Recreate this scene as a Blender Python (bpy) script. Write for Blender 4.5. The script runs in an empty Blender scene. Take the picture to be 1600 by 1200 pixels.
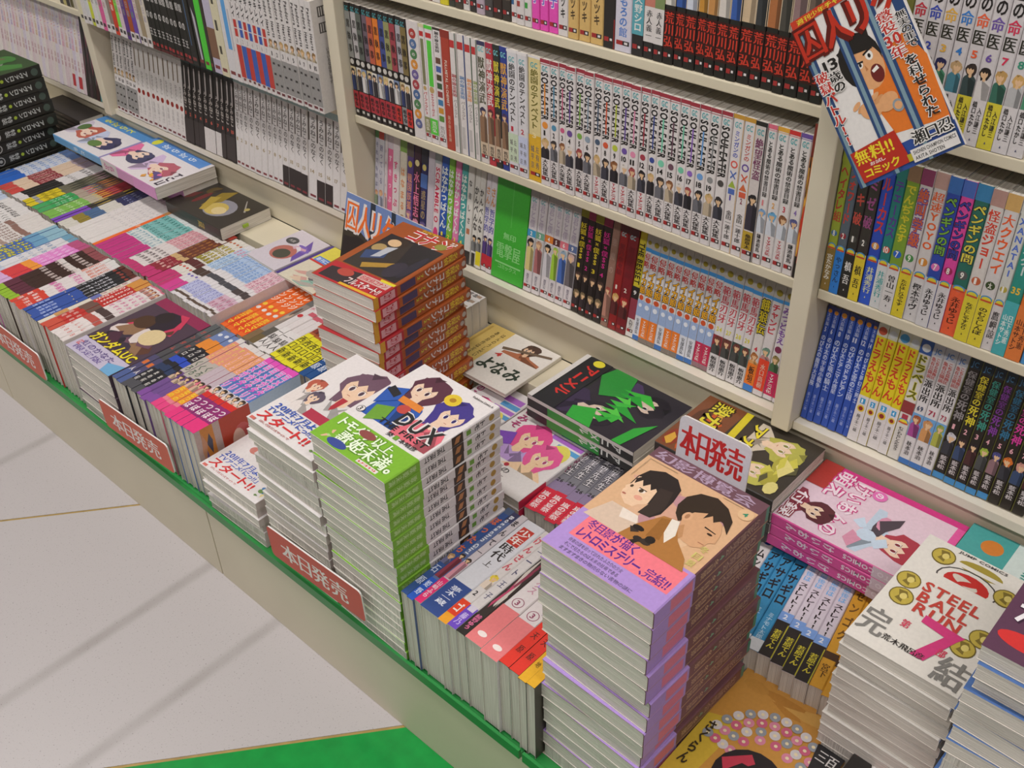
import bpy, math, random
from mathutils import Matrix, Vector
random.seed(7)
SC = bpy.context.scene
COL = SC.collection
# ------------------------------------------------------------------ camera
RX = (0.7377890866, 0.6746004612, -0.0241139261)
DN = (0.3885152133, -0.4535772923, -0.8020745407)
FW = (-0.5520173844, 0.5823932156, -0.5967369183)
cam = bpy.data.cameras.new('camera'); camo = bpy.data.objects.new('camera', cam); COL.objects.link(camo)
cam.sensor_width = 36; cam.lens = 36 * 1625.62 / 1600; cam.clip_start = .02
camo.matrix_world = Matrix(((RX[0], -DN[0], -FW[0], 0), (RX[1], -DN[1], -FW[1], -.9914), (RX[2], -DN[2], -FW[2], 1.208), (0, 0, 0, 1)))
SC.camera = camo
# ------------------------------------------------------------------ world, exposure
w = bpy.data.worlds.new('world'); SC.world = w; w.use_nodes = True
w.node_tree.nodes['Background'].inputs[0].default_value = (1, .965, .965, 1)
w.node_tree.nodes['Background'].inputs[1].default_value = .17
vs = SC.view_settings
vs.view_transform = 'Standard'; vs.look = 'None'; vs.gamma = 1; vs.exposure = 0.05; vs.use_curve_mapping = False
LAMP_POWER = 14.0
# ------------------------------------------------------------------ helpers
def lin(h):
    h = h.lstrip('#')
    o = []
    for i in (0, 2, 4):
        c = int(h[i:i + 2], 16) / 255
        o.append(c / 12.92 if c <= .04045 else ((c + .055) / 1.055) ** 2.4)
    return o
def tag(o, label=None, cat=None, group=None, kind=None):
    if label: o['label'] = label
    if cat: o['category'] = cat
    if group: o['group'] = group
    if kind: o['kind'] = kind
    return o
def empty(name, mat):
    o = bpy.data.objects.new(name, None); COL.objects.link(o); o.empty_display_size = .02
    o.matrix_world = mat
    return o
def mobj(name, me, parent=None, loc=None):
    o = bpy.data.objects.new(name, me); COL.objects.link(o)
    if parent is not None: o.parent = parent
    if loc is not None: o.location = loc
    return o
MATS = {}
def nodes(m):
    m.use_nodes = True
    return m.node_tree.nodes, m.node_tree.links, m.node_tree.nodes['Principled BSDF']
def plain(name, hexc, rough=.5, noise=.06, nscale=30, bump=0, spec=.4, emit=None, coat=0):
    if name in MATS: return MATS[name]
    m = bpy.data.materials.new(name); N, K, P = nodes(m)
    P.inputs['Roughness'].default_value = rough; P.inputs['Specular IOR Level'].default_value = spec
    P.inputs['Coat Weight'].default_value = coat
    tc = N.new('ShaderNodeTexCoord'); nz = N.new('ShaderNodeTexNoise'); nz.inputs['Scale'].default_value = nscale; nz.inputs['Detail'].default_value = 5
    K.new(tc.outputs['Object'], nz.inputs['Vector'])
    rp = N.new('ShaderNodeValToRGB'); c = lin(hexc)
    rp.color_ramp.elements[0].position = .3; rp.color_ramp.elements[1].position = .7
    rp.color_ramp.elements[0].color = [x * (1 - noise) for x in c] + [1]
    rp.color_ramp.elements[1].color = [min(1, x * (1 + noise)) for x in c] + [1]
    K.new(nz.outputs['Fac'], rp.inputs['Fac']); K.new(rp.outputs['Color'], P.inputs['Base Color'])
    if bump:
        b = N.new('ShaderNodeBump'); b.inputs['Strength'].default_value = bump; b.inputs['Distance'].default_value = .002
        K.new(nz.outputs['Fac'], b.inputs['Height']); K.new(b.outputs['Normal'], P.inputs['Normal'])
    if emit:
        P.inputs['Emission Color'].default_value = (*lin(hexc), 1); P.inputs['Emission Strength'].default_value = emit
    MATS[name] = m
    return m
def print_mat():
    m = bpy.data.materials.new('printed_paper'); N, K, P = nodes(m)
    a = N.new('ShaderNodeVertexColor'); a.layer_name = 'Col'
    tc = N.new('ShaderNodeTexCoord'); nz = N.new('ShaderNodeTexNoise'); nz.inputs['Scale'].default_value = 260; nz.inputs['Detail'].default_value = 3
    K.new(tc.outputs['Object'], nz.inputs['Vector'])
    mr = N.new('ShaderNodeMapRange'); mr.inputs[1].default_value = .3; mr.inputs[2].default_value = .7; mr.inputs[3].default_value = .95; mr.inputs[4].default_value = 1.03
    K.new(nz.outputs['Fac'], mr.inputs[0])
    mx = N.new('ShaderNodeVectorMath'); mx.operation = 'SCALE'
    K.new(a.outputs['Color'], mx.inputs[0]); K.new(mr.outputs[0], mx.inputs['Scale'])
    K.new(mx.outputs[0], P.inputs['Base Color'])
    P.inputs['Roughness'].default_value = .38; P.inputs['Specular IOR Level'].default_value = .45
    return m
PRINT = print_mat()
def page_mat(name, wrapped):
    m = bpy.data.materials.new(name); N, K, P = nodes(m)
    tc = N.new('ShaderNodeTexCoord'); mp = N.new('ShaderNodeMapping')
    mp.inputs['Scale'].default_value = (1100, 12, 12)
    K.new(tc.outputs['Object'], mp.inputs['Vector'])
    nz = N.new('ShaderNodeTexNoise'); nz.inputs['Scale'].default_value = 1; nz.inputs['Detail'].default_value = 2
    K.new(mp.outputs[0], nz.inputs['Vector'])
    rp = N.new('ShaderNodeValToRGB')
    rp.color_ramp.elements[0].position = .3; rp.color_ramp.elements[1].position = .72
    rp.color_ramp.elements[0].color = (*lin('b3aca1'), 1); rp.color_ramp.elements[1].color = (*lin('e6e0d6'), 1)
    K.new(nz.outputs['Fac'], rp.inputs['Fac']); K.new(rp.outputs['Color'], P.inputs['Base Color'])
    P.inputs['Roughness'].default_value = .8
    if wrapped:     # shrink film over the page edges: glossy, crumpled
        P.inputs['Coat Weight'].default_value = .8; P.inputs['Coat Roughness'].default_value = .12
        n2 = N.new('ShaderNodeTexNoise'); n2.inputs['Scale'].default_value = 90; n2.inputs['Detail'].default_value = 4; n2.inputs['Distortion'].default_value = 1.5
        mp2 = N.new('ShaderNodeMapping'); mp2.inputs['Scale'].default_value = (1.6, .5, .5)
        K.new(tc.outputs['Object'], mp2.inputs['Vector']); K.new(mp2.outputs[0], n2.inputs['Vector'])
        b = N.new('ShaderNodeBump'); b.inputs['Strength'].default_value = 1.0; b.inputs['Distance'].default_value = .004
        K.new(n2.outputs['Fac'], b.inputs['Height']); K.new(b.outputs['Normal'], P.inputs['Coat Normal'])
    return m
PAGES = page_mat('page_edges', False); WPAGES = page_mat('film_wrapped_page_edges', True)
# ------------------------------------------------------------------ flat geometry collector
class PM:
    def __init__(s): s.v = []; s.f = []; s.c = []
    def poly(s, pts, c):
        n = len(s.v); s.v += pts; s.f.append(tuple(range(n, n + len(pts)))); s.c.append(c)
    def box(s, x0, y0, z0, x1, y1, z1, c):
        n = len(s.v)
        s.v += [(x0, y0, z0), (x1, y0, z0), (x1, y1, z0), (x0, y1, z0), (x0, y0, z1), (x1, y0, z1), (x1, y1, z1), (x0, y1, z1)]
        for q in ((0, 3, 2, 1), (4, 5, 6, 7), (0, 1, 5, 4), (1, 2, 6, 5), (2, 3, 7, 6), (3, 0, 4, 7)):
            s.f.append(tuple(n + i for i in q)); s.c.append(c)
    def prism(s, outline, z0, z1, c):       # outline counter-clockwise in x,y
        n = len(s.v); k = len(outline)
        s.v += [(x, y, z0) for x, y in outline] + [(x, y, z1) for x, y in outline]
        s.f.append(tuple(n + k - 1 - i for i in range(k))); s.f.append(tuple(n + k + i for i in range(k)))
        for i in range(k): s.f.append((n + i, n + (i + 1) % k, n + k + (i + 1) % k, n + k + i))
        s.c += [c] * (k + 2)
    def mesh(s, name, mat):
        me = bpy.data.meshes.new(name); me.from_pydata(s.v, [], s.f)
        if mat is PRINT:
            at = me.color_attributes.new('Col', 'FLOAT_COLOR', 'CORNER')
            buf = []
            cc = {}
            for f, c in zip(s.f, s.c):
                if c not in cc: cc[c] = lin(c) + [1.0]
                buf += cc[c] * len(f)
            at.data.foreach_set('color', buf)
        me.materials.append(mat)
        return me
# ------------------------------------------------------------------ glyphs
_fc = {}
def fobj(bold):
    if bold not in _fc:
        c = bpy.data.curves.new('glyph', 'FONT'); c.resolution_u = 2; c.offset = bold
        o = bpy.data.objects.new('glyph', c); COL.objects.link(o); _fc[bold] = (c, o)
    return _fc[bold]
_gc = {}
def glyph(ch, bold):
    if ord(ch) >= 0x4e00: bold = 0      # kanji are thickened by shifted copies instead
    k = (ch, bold)
    if k not in _gc:
        c, o = fobj(bold); c.body = ch
        dg = bpy.context.evaluated_depsgraph_get(); dg.update()
        e = o.evaluated_get(dg); m = e.to_mesh()
        vs_ = [(v.co.x, v.co.y) for v in m.vertices]; fs = [tuple(p.vertices) for p in m.polygons]
        # keep every face turned to +z
        out = []
        for f in fs:
            a = 0
            for i in range(len(f)):
                x0, y0 = vs_[f[i]]; x1, y1 = vs_[f[(i + 1) % len(f)]]; a += x0 * y1 - x1 * y0
            out.append(f if a > 0 else f[::-1])
        e.to_mesh_clear()
        if vs_:
            xs = [a for a, b in vs_]; ys = [b for a, b in vs_]; bb = (min(xs), min(ys), max(xs), max(ys))
        else: bb = (0, 0, .3, .3)
        _gc[k] = (vs_, out, bb)
    return _gc[k]
class Face:
    """A printed face: 2-D coordinates (x right, y down) in metres on a plane in 3-D."""
    def __init__(s, pm, O, U, V, w, h):
        s.pm = pm; s.O = Vector(O); s.U = Vector(U); s.V = Vector(V); s.N = s.V.cross(s.U); s.w = w; s.h = h; s.d = 4e-5
    def up(s): s.d += 2e-5
    def pt(s, x, y):
        p = s.O + s.U * x + s.V * y + s.N * s.d
        return (p.x, p.y, p.z)
    def poly(s, pts, c):        # any order: turned outward
        a = 0
        for i in range(len(pts)):
            x0, y0 = pts[i]; x1, y1 = pts[(i + 1) % len(pts)]; a += x0 * y1 - x1 * y0
        if a > 0: pts = pts[::-1]
        s.pm.poly([s.pt(x, y) for x, y in pts], c)
    def rect(s, x0, y0, x1, y1, c): s.poly([(x0, y0), (x1, y0), (x1, y1), (x0, y1)], c)
    def ell(s, x, y, rx, ry, c, n=12, a=0):
        ca, sa = math.cos(a), math.sin(a)
        P = []
        for i in range(n):
            t = 2 * math.pi * i / n; px, py = rx * math.cos(t), ry * math.sin(t)
            P.append((x + px * ca - py * sa, y + px * sa + py * ca))
        s.poly(P, c)
    def put(s, g, fx, c, ch=' ', bold=0):
        vv, ff, bb = g; d0 = s.d
        sh = ((0, 0),)
        if ord(ch) >= 0x4e00 and bold > .005:
            q = bold * .9
            sh = ((-q, 0), (q, 0)) if bold < .05 else ((-q, -q), (q, -q), (q, q), (-q, q), (0, q), (0, -q))
        for dx, dy in sh:
            n = len(s.pm.v)
            s.pm.v += [s.pt(*fx(a + dx, b + dy)) for a, b in vv]
            for f in ff: s.pm.f.append(tuple(n + i for i in f)); s.pm.c.append(c)
            s.d += 3e-6
        s.d = d0
    def char(s, ch, x, y, sx, sy, c, bold, rot=False):     # centred glyph box of size sx,sy
        g = glyph(ch, bold); b = g[2]; bw, bh = b[2] - b[0], b[3] - b[1]; cx, cy = (b[0] + b[2]) / 2, (b[1] + b[3]) / 2
        if rot: s.put(g, lambda a, q: (x + (q - cy) * sx, y + (a - cx) * sy), c, ch, bold)
        else: s.put(g, lambda a, q: (x + (a - cx) * sx, y - (q - cy) * sy), c, ch, bold)
ROT = 'ー〜…「」()'
def vtext(F, t, xc, y0, y1, c, wf=.8, bold=.012):
    n = len(t); ch = (y1 - y0) / n; sx = min(wf, ch * 1.7); sy = min(ch * 1.02, sx * 1.6)
    for i, k in enumerate(t):
        if k != ' ': F.char(k, xc, y0 + ch * (i + .5), sx, sy, c, bold, k in ROT)
def adv(k, bold):
    g = glyph(k, bold)[2]
    return (g[2] - g[0]) + (.08 + bold if ord(k) < 256 else .1)
def htext(F, t, x0, y0, x1, y1, c, bold=.012):     # stretched to fill the box
    W = sum(.3 if k == ' ' else adv(k, bold) for k in t); sx = (x1 - x0) / W; sy = (y1 - y0) / (.72 if all(ord(k) < 256 for k in t) else .92)
    x = x0
    base = y1 - (0 if all(ord(k) < 256 for k in t) else .08 * sy)
    for k in t:
        if k == ' ': x += .3 * sx; continue
        g = glyph(k, bold); b = g[2]
        F.put(g, lambda a, q, x=x, b=b: (x + (a - b[0]) * sx, base - q * sy), c, k, bold); x += adv(k, bold) * sx
def stext(F, t, xc, y0, y1, c, wd, bold=.012):     # latin run turned 90 degrees clockwise
    W = sum(.3 if k == ' ' else adv(k, bold) for k in t); sy = (y1 - y0) / W; sx = wd / .72
    y = y0
    for k in t:
        if k == ' ': y += .3 * sy; continue
        g = glyph(k, bold); b = g[2]
        F.put(g, lambda a, q, y=y, b=b: (xc - wd / 2 + q * sx, y + (a - b[0]) * sy), c); y += adv(k, bold) * sy
def figure(F, x0, y0, x1, y1, hair, skin, cloth, simple=False, turn=0):
    w, h = x1 - x0, y1 - y0; R = random.Random(int((x0 * 7919 + y1 * 104729 + w * 31) * 1e4) + len(hair + cloth) + int(hair, 16))
    r = min(w * .44, h * .3); cx = (x0 + x1) / 2 + R.uniform(-.06, .06) * w; hy = y0 + r * 1.15; tn = turn or R.choice((-1, 1)) * R.uniform(.15, .4)
    dk = '%02x%02x%02x' % tuple(int(int(cloth[i:i + 2], 16) * .72) for i in (0, 2, 4)); hd = '%02x%02x%02x' % tuple(int(int(hair[i:i + 2], 16) * .75) for i in (0, 2, 4))
    F.poly([(cx - r * .3, hy + r * .8), (cx + r * .3, hy + r * .8), (min(x1, cx + r * .9), hy + r * 1.35), (x1, hy + r * 1.7), (x1, y1), (x0, y1), (x0, hy + r * 1.75), (max(x0, cx - r * .9), hy + r * 1.35)], cloth); F.up()
    F.poly([(cx + tn * r, hy + r * 1.2), (x1, hy + r * 2.1), (x1, y1), (cx + r * .3, y1)], dk); F.up()
    P = []
    for i in range(16):     # ragged head of hair
        t = 2 * math.pi * i / 16; q = R.uniform(.88, 1.14) * (1.28 if .25 < t / math.pi < .75 and abs(math.cos(t)) > .3 else 1)
        P.append((max(x0, min(x1, cx + r * q * math.cos(t))), max(y0, hy + r * q * math.sin(t) * (1.05 if math.sin(t) > 0 else .98))))
    F.poly(P, hair); F.up()
    t = cx + tn * r * .5
    F.poly([(cx - r * .22, hy + r * .5), (cx + r * .22, hy + r * .5), (cx + r * .26, hy + r * 1.3), (cx, hy + r * 1.5), (cx - r * .26, hy + r * 1.3)], skin); F.up()
    F.poly([(t - r * .6, hy - r * .3), (t + r * .6, hy - r * .3), (t + r * .62, hy + r * .3), (t + r * .42, hy + r * .72), (t + tn * r * .2, hy + r * .95), (t - r * .42, hy + r * .72), (t - r * .62, hy + r * .3)], skin); F.up()
    F.poly([(t - r * .72, hy + r * .25), (t - r * .7, hy - r * .55), (t, hy - r * .8), (t + r * .7, hy - r * .55), (t + r * .72, hy + r * .3), (t + r * .5, hy - r * .15), (t + r * .3, hy + r * .1), (t + r * .05, hy - r * .2), (t - r * .2, hy + r * .12), (t - r * .45, hy - r * .15)], hair); F.up()
    F.poly([(cx - r * .5, hy - r * .85), (cx + r * .1, hy - r * .95), (cx - r * .25, hy - r * .5)], hd); F.up()
    if not simple:
        for q in (-1, 1):
            F.ell(t + q * r * .27, hy + r * .32, r * .14, r * .17, 'e8e0dc', 10); F.up()
            F.ell(t + q * r * .26, hy + r * .33, r * .09, r * .15, hd, 10); F.rect(t + q * r * .27 - r * .14, hy + r * .145, t + q * r * .27 + r * .12, hy + r * .165, '2c2426'); F.up()
        F.rect(t + tn * r * .15 - r * .08, hy + r * .68, t + tn * r * .15 + r * .08, hy + r * .71, 'a8584e'); F.up()
        F.poly([(cx - r * .5, hy + r * 1.2), (cx, hy + r * 1.75), (cx - r * .2, hy + r * 1.9)], dk); F.poly([(cx + r * .5, hy + r * 1.2), (cx, hy + r * 1.75), (cx + r * .2, hy + r * 1.9)], dk); F.up()
def blobs(F, x0, y0, x1, y1, cols, n, seed):
    R = random.Random(seed)
    for i in range(n):
        rx = (x1 - x0) * R.uniform(.10, .28); ry = (y1 - y0) * R.uniform(.08, .22)
        x = R.uniform(x0 + rx, x1 - rx); y = R.uniform(y0 + ry, y1 - ry); c = cols[i % len(cols)]
        if R.random() < .5: F.ell(x, y, rx, ry, c, 9)
        else: F.poly([(x - rx, y + ry * R.uniform(-1, 1)), (x + rx * R.uniform(-.4, .4), y - ry), (x + rx, y + ry * R.uniform(-1, 1)), (x + rx * R.uniform(-.4, .4), y + ry)], c)
        F.up()
def draw(F, els):
    w, h = F.w, F.h
    for e in els:
        k = e[0]
        if k == 'R': F.rect(e[1] * w, e[2] * h, e[3] * w, e[4] * h, e[5])
        elif k == 'V':
            _, t, xc, y0, y1, c, wf, oc = e
            if oc: vtext(F, t, xc * w, y0 * h, y1 * h, oc, wf * w, .085); F.up()
            vtext(F, t, xc * w, y0 * h, y1 * h, c, wf * w, .03)
        elif k == 'S':
            _, t, xc, y0, y1, c, wf = e; stext(F, t, xc * w, y0 * h, y1 * h, c, wf * w, .03)
        elif k == 'H':
            _, t, x0, y0, x1, y1, c, oc = e
            if oc: htext(F, t, x0 * w, y0 * h, x1 * w, y1 * h, oc, .085); F.up()
            htext(F, t, x0 * w, y0 * h, x1 * w, y1 * h, c, .03 if oc else .028)
        elif k == 'C': F.ell(e[1] * w, e[2] * h, e[3] * w, e[3] * w, e[4], 14)
        elif k == 'E': F.ell(e[1] * w, e[2] * h, e[3] * w, e[4] * h, e[5], 18, e[6] if len(e) > 6 else 0)
        elif k == 'P': F.poly([(x * w, y * h) for x, y in e[1]], e[2])
        elif k == 'F': figure(F, e[1] * w, e[2] * h, e[3] * w, e[4] * h, e[5], e[6], e[7], e[8] if len(e) > 8 else False, e[9] if len(e) > 9 else 0)
        elif k == 'A': blobs(F, e[1] * w, e[2] * h, e[3] * w, e[4] * h, e[5], e[6], e[7])
        F.up()
# spine designs ---------------------------------------------------------------
SK = 'd9b48c'
def sp(bg='d8d2d0', segs=(), t=(), s=(), n=(), c=(), f=(), a=(), cap=None, foot=None, extra=()):
    E = []
    for q in segs: E.append(('R', 0, q[0], 1, q[1], q[2]))
    for q in a: E.append(('A', .06, q[0], .94, q[1], q[2], q[3], q[4]))
    for q in f: E.append(('F', .06, q[0], .94, q[1], q[2], SK, q[3], True))
    if cap: E.append(('R', 0, 0, 1, .03, cap))
    for q in t: E.append(('V', q[0], .5 if len(q) < 7 else q[6], q[1], q[2], q[3], q[4] if len(q) > 4 else .78, q[5] if len(q) > 5 else None))
    for q in s: E.append(('S', q[0], .5, q[1], q[2], q[3], q[4]))
    for q in c: E.append(('C', .5, q[0], q[1], q[2]))
    for q in n: E.append(('H', q[0], .5 - q[3] / 2, q[1] - .02, .5 + q[3] / 2, q[1] + .02, q[2], None))
    E += list(extra)
    if foot == 'g': E += [('R', .12, .925, .5, .955, 'a03030'), ('R', .5, .925, .9, .955, '2a2424'), ('R', .6, .932, .8, .948, 'd8d2d0')]
    if foot == 'b': E.append(('R', 0, .95, 1, 1, '3c6cae'))
    return (bg, E)
# ------------------------------------------------------------------ books
_mc = {}
def book_meshes(T, W, H, spine, front=None, back=None, band=None, wrapped=False, board=.0006):
    key = repr((round(T, 4), W, H, spine, front, back, wrapped, board))
    if key in _mc: return _mc[key]
    pm = PM(); bg, els = spine; fb = front[0] if front else bg; bb = back[0] if back else fb
    h = T / 2; ch = min(.0012, T * .1); b = board
    out = [(-h, W), (-h, ch), (-h + ch, 0), (h - ch, 0), (h, ch), (h, W)]
    inn = [(-h + b, W), (-h + b, ch + b), (-h + ch + b, b), (h - ch - b, b), (h - b, ch + b), (h - b, W)]
    cols = [fb, bg, bg, bg, bb]
    n = len(pm.v)
    for z in (0, H): pm.v += [(x, y, z) for x, y in out] + [(x, y, z) for x, y in inn]
    for i in range(5):
        pm.f.append((n + i, n + i + 1, n + 12 + i + 1, n + 12 + i)); pm.c.append(cols[i])
        pm.f.append((n + 6 + i + 1, n + 6 + i, n + 18 + i, n + 18 + i + 1)); pm.c.append('cfc8be')
        pm.f.append((n + i + 1, n + i, n + 6 + i, n + 6 + i + 1)); pm.c.append(cols[i] if 0 < i < 4 else 'c8c3bb')
        pm.f.append((n + 12 + i, n + 12 + i + 1, n + 18 + i + 1, n + 18 + i)); pm.c.append(cols[i] if 0 < i < 4 else 'c8c3bb')
    pm.f += [(n, n + 12, n + 18, n + 6), (n + 5, n + 11, n + 23, n + 17)]; pm.c += [fb, bb]
    draw(Face(pm, (-h, 0, H), (1, 0, 0), (0, 0, -1), T, H), els)
    if front: draw(Face(pm, (-h, W, H), (0, -1, 0), (0, 0, -1), W, H), front[1])
    if back: draw(Face(pm, (h, 0, H), (0, 1, 0), (0, 0, -1), W, H), back[1])
    cov = pm.mesh('cover', PRINT)
    pg = PM(); q = .0006 if wrapped else .0014; pg.box(-h + b + 5e-5, b + 1e-4, q, h - b - 5e-5, W - q, H - q, 'ffffff')
    _mc[key] = (cov, pg.mesh('page_block', WPAGES if wrapped else PAGES))
    return _mc[key]
def band_mesh(T, W, H, hb, bg, spine_els, front_els):
    """paper band wrapped round the lower part of the jacket, hb high"""
    key = repr(('band', round(T, 4), W, H, hb, bg, spine_els, front_els))
    if key in _mc: return _mc[key]
    pm = PM(); h = T / 2 + .00025; ch = min(.0012, T * .1)
    out = [(-h, W), (-h, ch), (-h + ch, -.00025), (h - ch, -.00025), (h, ch), (h, W)]
    n = len(pm.v)
    inn = [(x * .9985 + (.0001 if x < 0 else -.0001), y + .0001) for x, y in out]
    for z in (.0003, hb): pm.v += [(x, y, z) for x, y in out] + [(x, y, z) for x, y in inn]
    for i in range(5):
        pm.f.append((n + i, n + i + 1, n + 12 + i + 1, n + 12 + i)); pm.c.append(bg)
        pm.f.append((n + 12 + i, n + 12 + i + 1, n + 18 + i + 1, n + 18 + i)); pm.c.append(bg)
    draw(Face(pm, (-h, -.00025, hb), (1, 0, 0), (0, 0, -1), 2 * h, hb), spine_els)
    if front_els: draw(Face(pm, (-h, W, hb), (0, -1, 0), (0, 0, -1), W, hb), front_els)
    _mc[key] = pm.mesh('paper_band', PRINT)
    return _mc[key]
# which comics, in building order, are things of their own (the ones that show largest); the others are joined at the end
KEEP = '0-53,59-60,62-67,70,72,74-105,127-146,152-176,178-199,233-235,245,248,250-252,283-284,288,290-295,379,382-383,386-387,389-390,392,394-395,476,494-526,534-541,559,561,567,569,571,573,576-577,584,586-597,609-617,619-633,637,645-654,671-678,686,694-697,707-708,711,714'
def ranges(t):
    o = set()
    for q in t.split(','):
        a, _, b = q.partition('-'); o |= set(range(int(a), int(b or a) + 1))
    return o
KEEPSET = None if KEEP == 'ALL' else ranges(KEEP)
REST = []; NB = [0]
def book(mat, T, W, H, spine, label, group=None, front=None, back=None, band=None, wrapped=False, name='comic_book', board=.0006):
    cv, pg = book_meshes(T, W, H, spine, front, back, None, wrapped, board)
    k = NB[0]; NB[0] += 1
    if KEEPSET is not None and k not in KEEPSET and name == 'comic_book':
        REST.append((cv, mat)); REST.append((pg, mat))
        if band: REST.append((band, mat))
        return None
    o = empty(name, mat); tag(o, label, 'book', group)
    if KEEPSET is None and name == 'comic_book': o['k'] = k
    mobj('cover', cv, o); mobj('page_block', pg, o)
    if band: mobj('paper_band', band, o)
    return o
def stand(x, y, z, tilt=0, lean=0):       # upright, spine to -Y, x = centre of thickness
    return Matrix.Translation((x, y, z)) @ Matrix.Rotation(-math.radians(tilt), 4, 'X') @ Matrix.Rotation(math.radians(lean), 4, 'Y')
M_FLAT = Matrix(((0, -1, 0, 0), (0, 0, 1, 0), (-1, 0, 0, 0), (0, 0, 0, 1)))
def flat(x, y, ztop, T, rz=0, ox=0, oy=0):      # front cover up, spine to +X; (x,y) is the spine/bottom corner
    return Matrix.Translation((x + ox, y + oy, ztop - T / 2)) @ Matrix.Rotation(math.radians(rz), 4, 'Z') @ M_FLAT
def spineup(x, y, ztop, rz=0):        # spine up, bottom of the book to -Y
    return Matrix.Translation((x, y, ztop)) @ Matrix.Rotation(math.radians(rz), 4, 'Z') @ Matrix.Rotation(-math.pi / 2, 4, 'X')
# ------------------------------------------------------------------ materials of the setting
CREAM = plain('cream_enamel', 'cfc6ae', .45, .03, 6)
POSTM = plain('cream_post_enamel', 'd3cab4', .45, .03, 8)
GREEN = plain('green_plastic', '2b8440', .35, .06, 20)
DARK = plain('dark_slot', '2a2622', .8)
WALLM = plain('wall_paint', 'cfc9bd', .8)
CEILM = plain('ceiling_tile', 'dad6cc', .9, .05, 60)
GOLD = plain('brass_joint', '9a8148', .5, .15, 60)
def tile_mat():
    m = bpy.data.materials.new('speckled_floor_tile'); N, K, P = nodes(m)
    tc = N.new('ShaderNodeTexCoord')
    n1 = N.new('ShaderNodeTexNoise'); n1.inputs['Scale'].default_value = 420; n1.inputs['Detail'].default_value = 2
    K.new(tc.outputs['Object'], n1.inputs['Vector'])
    r1 = N.new('ShaderNodeValToRGB'); e = r1.color_ramp.elements
    e[0].position = .26; e[0].color = (*lin('827c7a'), 1); e[1].position = .36; e[1].color = (*lin('b0abab'), 1)
    K.new(n1.outputs['Fac'], r1.inputs['Fac'])
    # grime bands that run out from the cabinet joints
    sx = N.new('ShaderNodeSeparateXYZ'); K.new(tc.outputs['Object'], sx.inputs[0])
    n2 = N.new('ShaderNodeTexNoise'); n2.inputs['Scale'].default_value = 9
    K.new(tc.outputs['Object'], n2.inputs['Vector'])
    acc = None
    for x0 in (-1.658, -1.157, -.983):
        s = N.new('ShaderNodeMath'); s.operation = 'SUBTRACT'; K.new(sx.outputs['X'], s.inputs[0]); s.inputs[1].default_value = x0
        ab = N.new('ShaderNodeMath'); ab.operation = 'ABSOLUTE'; K.new(s.outputs[0], ab.inputs[0])
        mr = N.new('ShaderNodeMapRange'); mr.interpolation_type = 'SMOOTHSTEP'; mr.inputs[1].default_value = .002; mr.inputs[2].default_value = .016; mr.inputs[3].default_value = .42; mr.inputs[4].default_value = 0
        K.new(ab.outputs[0], mr.inputs[0])
        if acc is None: acc = mr.outputs[0]
        else:
            ad = N.new('ShaderNodeMath'); ad.operation = 'ADD'; K.new(acc, ad.inputs[0]); K.new(mr.outputs[0], ad.inputs[1]); acc = ad.outputs[0]
    ml = N.new('ShaderNodeMath'); ml.operation = 'MULTIPLY'; K.new(acc, ml.inputs[0]); K.new(n2.outputs['Fac'], ml.inputs[1])
    mx = N.new('ShaderNodeMixRGB'); mx.inputs[2].default_value = (*lin('565040'), 1)
    K.new(ml.outputs[0], mx.inputs[0]); K.new(r1.outputs['Color'], mx.inputs[1]); K.new(mx.outputs[0], P.inputs['Base Color'])
    P.inputs['Roughness'].default_value = .34
    return m
TILE = tile_mat()
# ------------------------------------------------------------------ room
def boxmesh(name, x0, y0, z0, x1, y1, z1, mat, bev=0):
    pm = PM(); pm.box(x0, y0, z0, x1, y1, z1, 'ffffff'); me = pm.mesh(name, mat)
    if bev:
        import bmesh
        bm = bmesh.new(); bm.from_mesh(me); bmesh.ops.bevel(bm, geom=bm.edges[:], offset=bev, segments=2, affect='EDGES', profile=.6); bm.to_mesh(me); bm.free()
    return me
fl = tag(mobj('floor', boxmesh('floor', -4.2, -3.4, -.06, 1.8, .3, -.006, plain('screed', '8c8478', .8))), kind='structure')
D = Vector((.629, .777, 0)).normalized(); NN = Vector((D.y, -D.x, 0)); 
def strip(n0, n1, s0, s1, z0, z1, mat, name):
    pm = PM(); P = [NN * a + D * b for a, b in ((n0, s0), (n1, s0), (n1, s1), (n0, s1))]
    pm.prism([(p.x, p.y) for p in P], z0, z1, 'ffffff'); me = pm.mesh(name, mat)
    return mobj(name, me, fl)
GT = plain('green_floor_tile', '128a3a', .22, .12, 40)
nb = [-.246 + .515 * k for k in range(-5, 5)]
for i in range(len(nb) - 1):
    for s0 in (-3.9, -2.9, -1.9, -.5, .5):
        s1 = {-3.9: -2.9, -2.9: -1.9, -1.9: -.5, -.5: .5, .5: 1.2}[s0]
        strip(nb[i] + .0022, nb[i + 1] - .0022, s0 + .002, s1 - .002, -.006, 0, GT if abs(nb[i] + .246) < .01 else TILE, 'floor_tile')
    strip(nb[i] - .002, nb[i] + .002, -3.9, 1.2, -.006, -.0006, GOLD, 'joint_strip')
tag(mobj('wall_back', boxmesh('wall_back', -4.2, .3, 0, 1.8, .38, 2.75, WALLM)), kind='structure')
tag(mobj('ceiling', boxmesh('ceiling', -4.2, -3.4, 2.75, 1.8, .38, 2.8, CEILM)), kind='structure')
TUBE = plain('lamp_diffuser', 'fff6ee', .5, 0, 5, emit=6)
LHOUS = plain('lamp_housing', 'dcdcdc', .5)
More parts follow.
